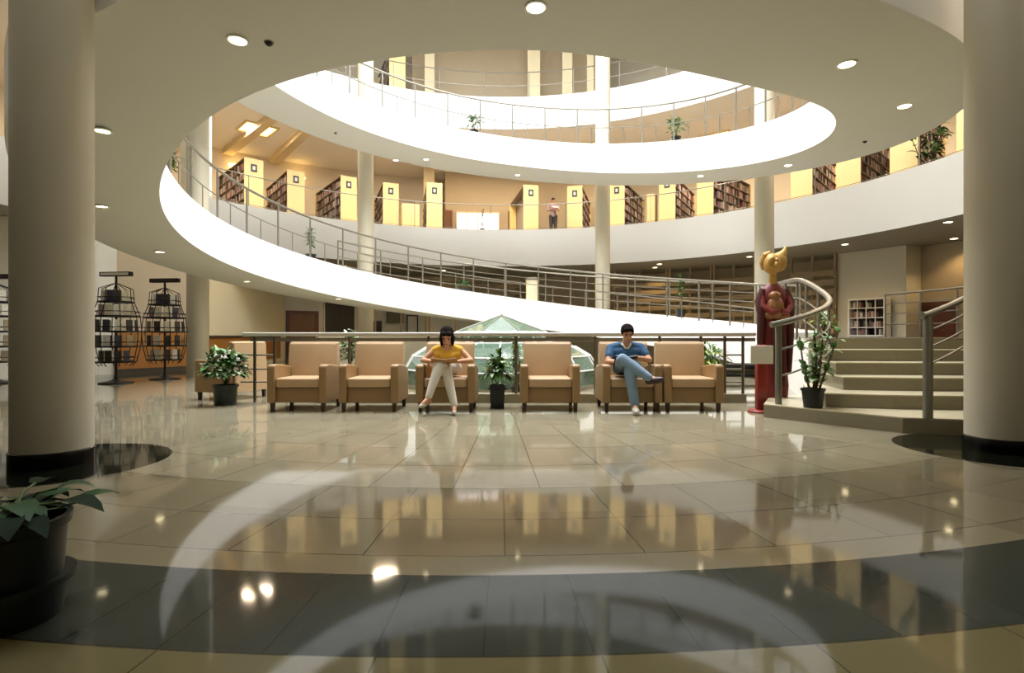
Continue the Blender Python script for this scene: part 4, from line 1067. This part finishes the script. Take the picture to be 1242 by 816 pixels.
# --- reader standing on the gallery
def reader():
    X, Y = (671-CX)*21.9/F, 21.9; z = Z2+.013; Pv = Vector; s = .88
    o = thing('person', 'person in checked shirt standing on the far gallery reading a book', 'person', (0, 0, 0))
    P = lambda x, y, h: Pv((X+x, Y+y, z+h))
    nb, hc = P(0, -.01, 1.24), P(0.0, -.03, 1.365); shL, shR = P(-.17, 0, 1.2), P(.17, 0, 1.2); elL, elR = P(-.21, -.04, .97), P(.21, -.06, .97); wrL, wrR = P(-.02, -.20, 1.03), P(.10, -.24, 1.04)
    T = head_frame(hc, (.35, -1, -.5))
    blob_ = head_parts(T, s)+[('c', [(nb, .05), (hc, .045)]), ('c', [(P(0, 0, .80), .12), (P(0, 0, .95), .11), (P(0, 0, 1.13), .12)]), ('c', [(shL, .05), (nb, .05), (shR, .05)])]
    for a, b_, c in ((shL, elL, wrL), (shR, elR, wrR)): blob_.append(('c', [(a, .05), (b_, .037), (c, .024)]))
    blob_ += hand(wrL, (.7, -.6, .1), (-.4, -.3, .8), s, .6, 1)+hand(wrR, (-.2, -.8, .1), (.2, -.2, .9), s, .6, -1)
    for k in (-1, 1): blob_ += [('c', [(P(k*.08, 0, .76), .09), (P(k*.085, -.01, .42), .058), (P(k*.09, 0, .08), .035)])]+foot_chain(P(k*.09, 0, .075), P(k*.1, -.14, .03), .034)
    b = blob('body', blob_, M['skin2'], o, .009); face_children(T, s, b, M['hair'])
    e = lambda c, r: ('e', Vector(c)*s, tuple(k*s for k in r), T)
    blob('hair', [e((0, -.025, .05), (.084, .094, .078)), e((0, -.07, -.01), (.074, .042, .075))], M['hair'], o, .01)
    blob('shirt', [('c', [(P(0, 0, .78), .13), (P(0, 0, .95), .124), (P(0, 0, 1.12), .13)]), ('c', [(shL, .06), (P(0, .01, 1.2), .06), (shR, .06)]), ('c', [(shL, .06), (elL, .048)]), ('c', [(shR, .06), (elR, .048)])], M['check'], o, .011)
    blob('trousers', [('c', [(P(-.05, 0, .75), .115), (P(.05, 0, .75), .115)])]+[('c', [(P(k*.08, 0, .74), .098), (P(k*.085, -.01, .42), .07), (P(k*.09, 0, .08), .056)]) for k in (-1, 1)], M['coverdk'], o, .011)
    bk = thing('book', 'open book in the hands of the person standing on the gallery', 'book', P(.05, -.30, 1.04), .3)
    mb = MB()
    for k in (-1, 1): mb.box((k*.06, 0, 0), (.12, .17, .018), ry=k*-.2, rx=.5)
    mb.build('cover', M['cover'], bk, smooth=0)
    mb = MB()
    for k in (-1, 1): mb.box((k*.06, -.005, .014), (.112, .16, .008), ry=k*-.2, rx=.5)
    mb.build('pages', M['paper'], bk, smooth=0)
reader()
# ------------------------------------------------------------------ light and camera
w = bpy.data.worlds.new('sky'); sc.world = w; w.use_nodes = True
bg = w.node_tree.nodes['Background']; bg.inputs[0].default_value = lin('F2F6FF'); bg.inputs[1].default_value = 20.0
def lamp(name, kind, loc, energy, colr, size=.3, rot=(0, 0, 0), spot=None, blend=.6, portal=False):
    l = bpy.data.lights.new(name, kind); l.energy = energy; l.color = lin(colr)[:3]
    if kind == 'AREA':
        l.shape = 'DISK'; l.size = size; l.cycles.is_portal = portal
    elif kind == 'SPOT':
        l.spot_size = math.radians(spot or 110); l.spot_blend = blend; l.shadow_soft_size = size
    else: l.shadow_soft_size = size
    o = bpy.data.objects.new(name, l); col.objects.link(o); o.location = loc; o.rotation_euler = rot
    return o
lamp('skylight_opening', 'AREA', (XC, YC, 14.55), 1, 'FFFFFF', 11.8, portal=True)
for x, y, z, pw in DOWNLIGHTS:
    lamp('downlight_beam', 'SPOT', (x, y, z-.04), pw, 'FFD79A', .05, spot=120)
for x, y, z in GALLERY_PANELS:
    lamp('gallery_panel_light', 'AREA', (x, y, z-.05), 230, 'FFE8CA', 1.05)
cam = bpy.data.cameras.new('camera'); co = bpy.data.objects.new('camera', cam); col.objects.link(co)
cam.sensor_width = 36; cam.lens = 36*F/1242; cam.clip_start = .05; cam.clip_end = 200
co.location = (0, 0, H); co.rotation_euler = (PI/2, 0, 0)
sc.camera = co
v = sc.view_settings; v.view_transform = 'Standard'; v.look = 'None'; v.gamma = 1; v.use_curve_mapping = False; v.exposure = 0
sc.cycles.use_denoising = True
sc.cycles.max_bounces = 8; sc.cycles.diffuse_bounces = 5; sc.cycles.glossy_bounces = 3; sc.cycles.transparent_max_bounces = 12
sc.cycles.sample_clamp_indirect = 6
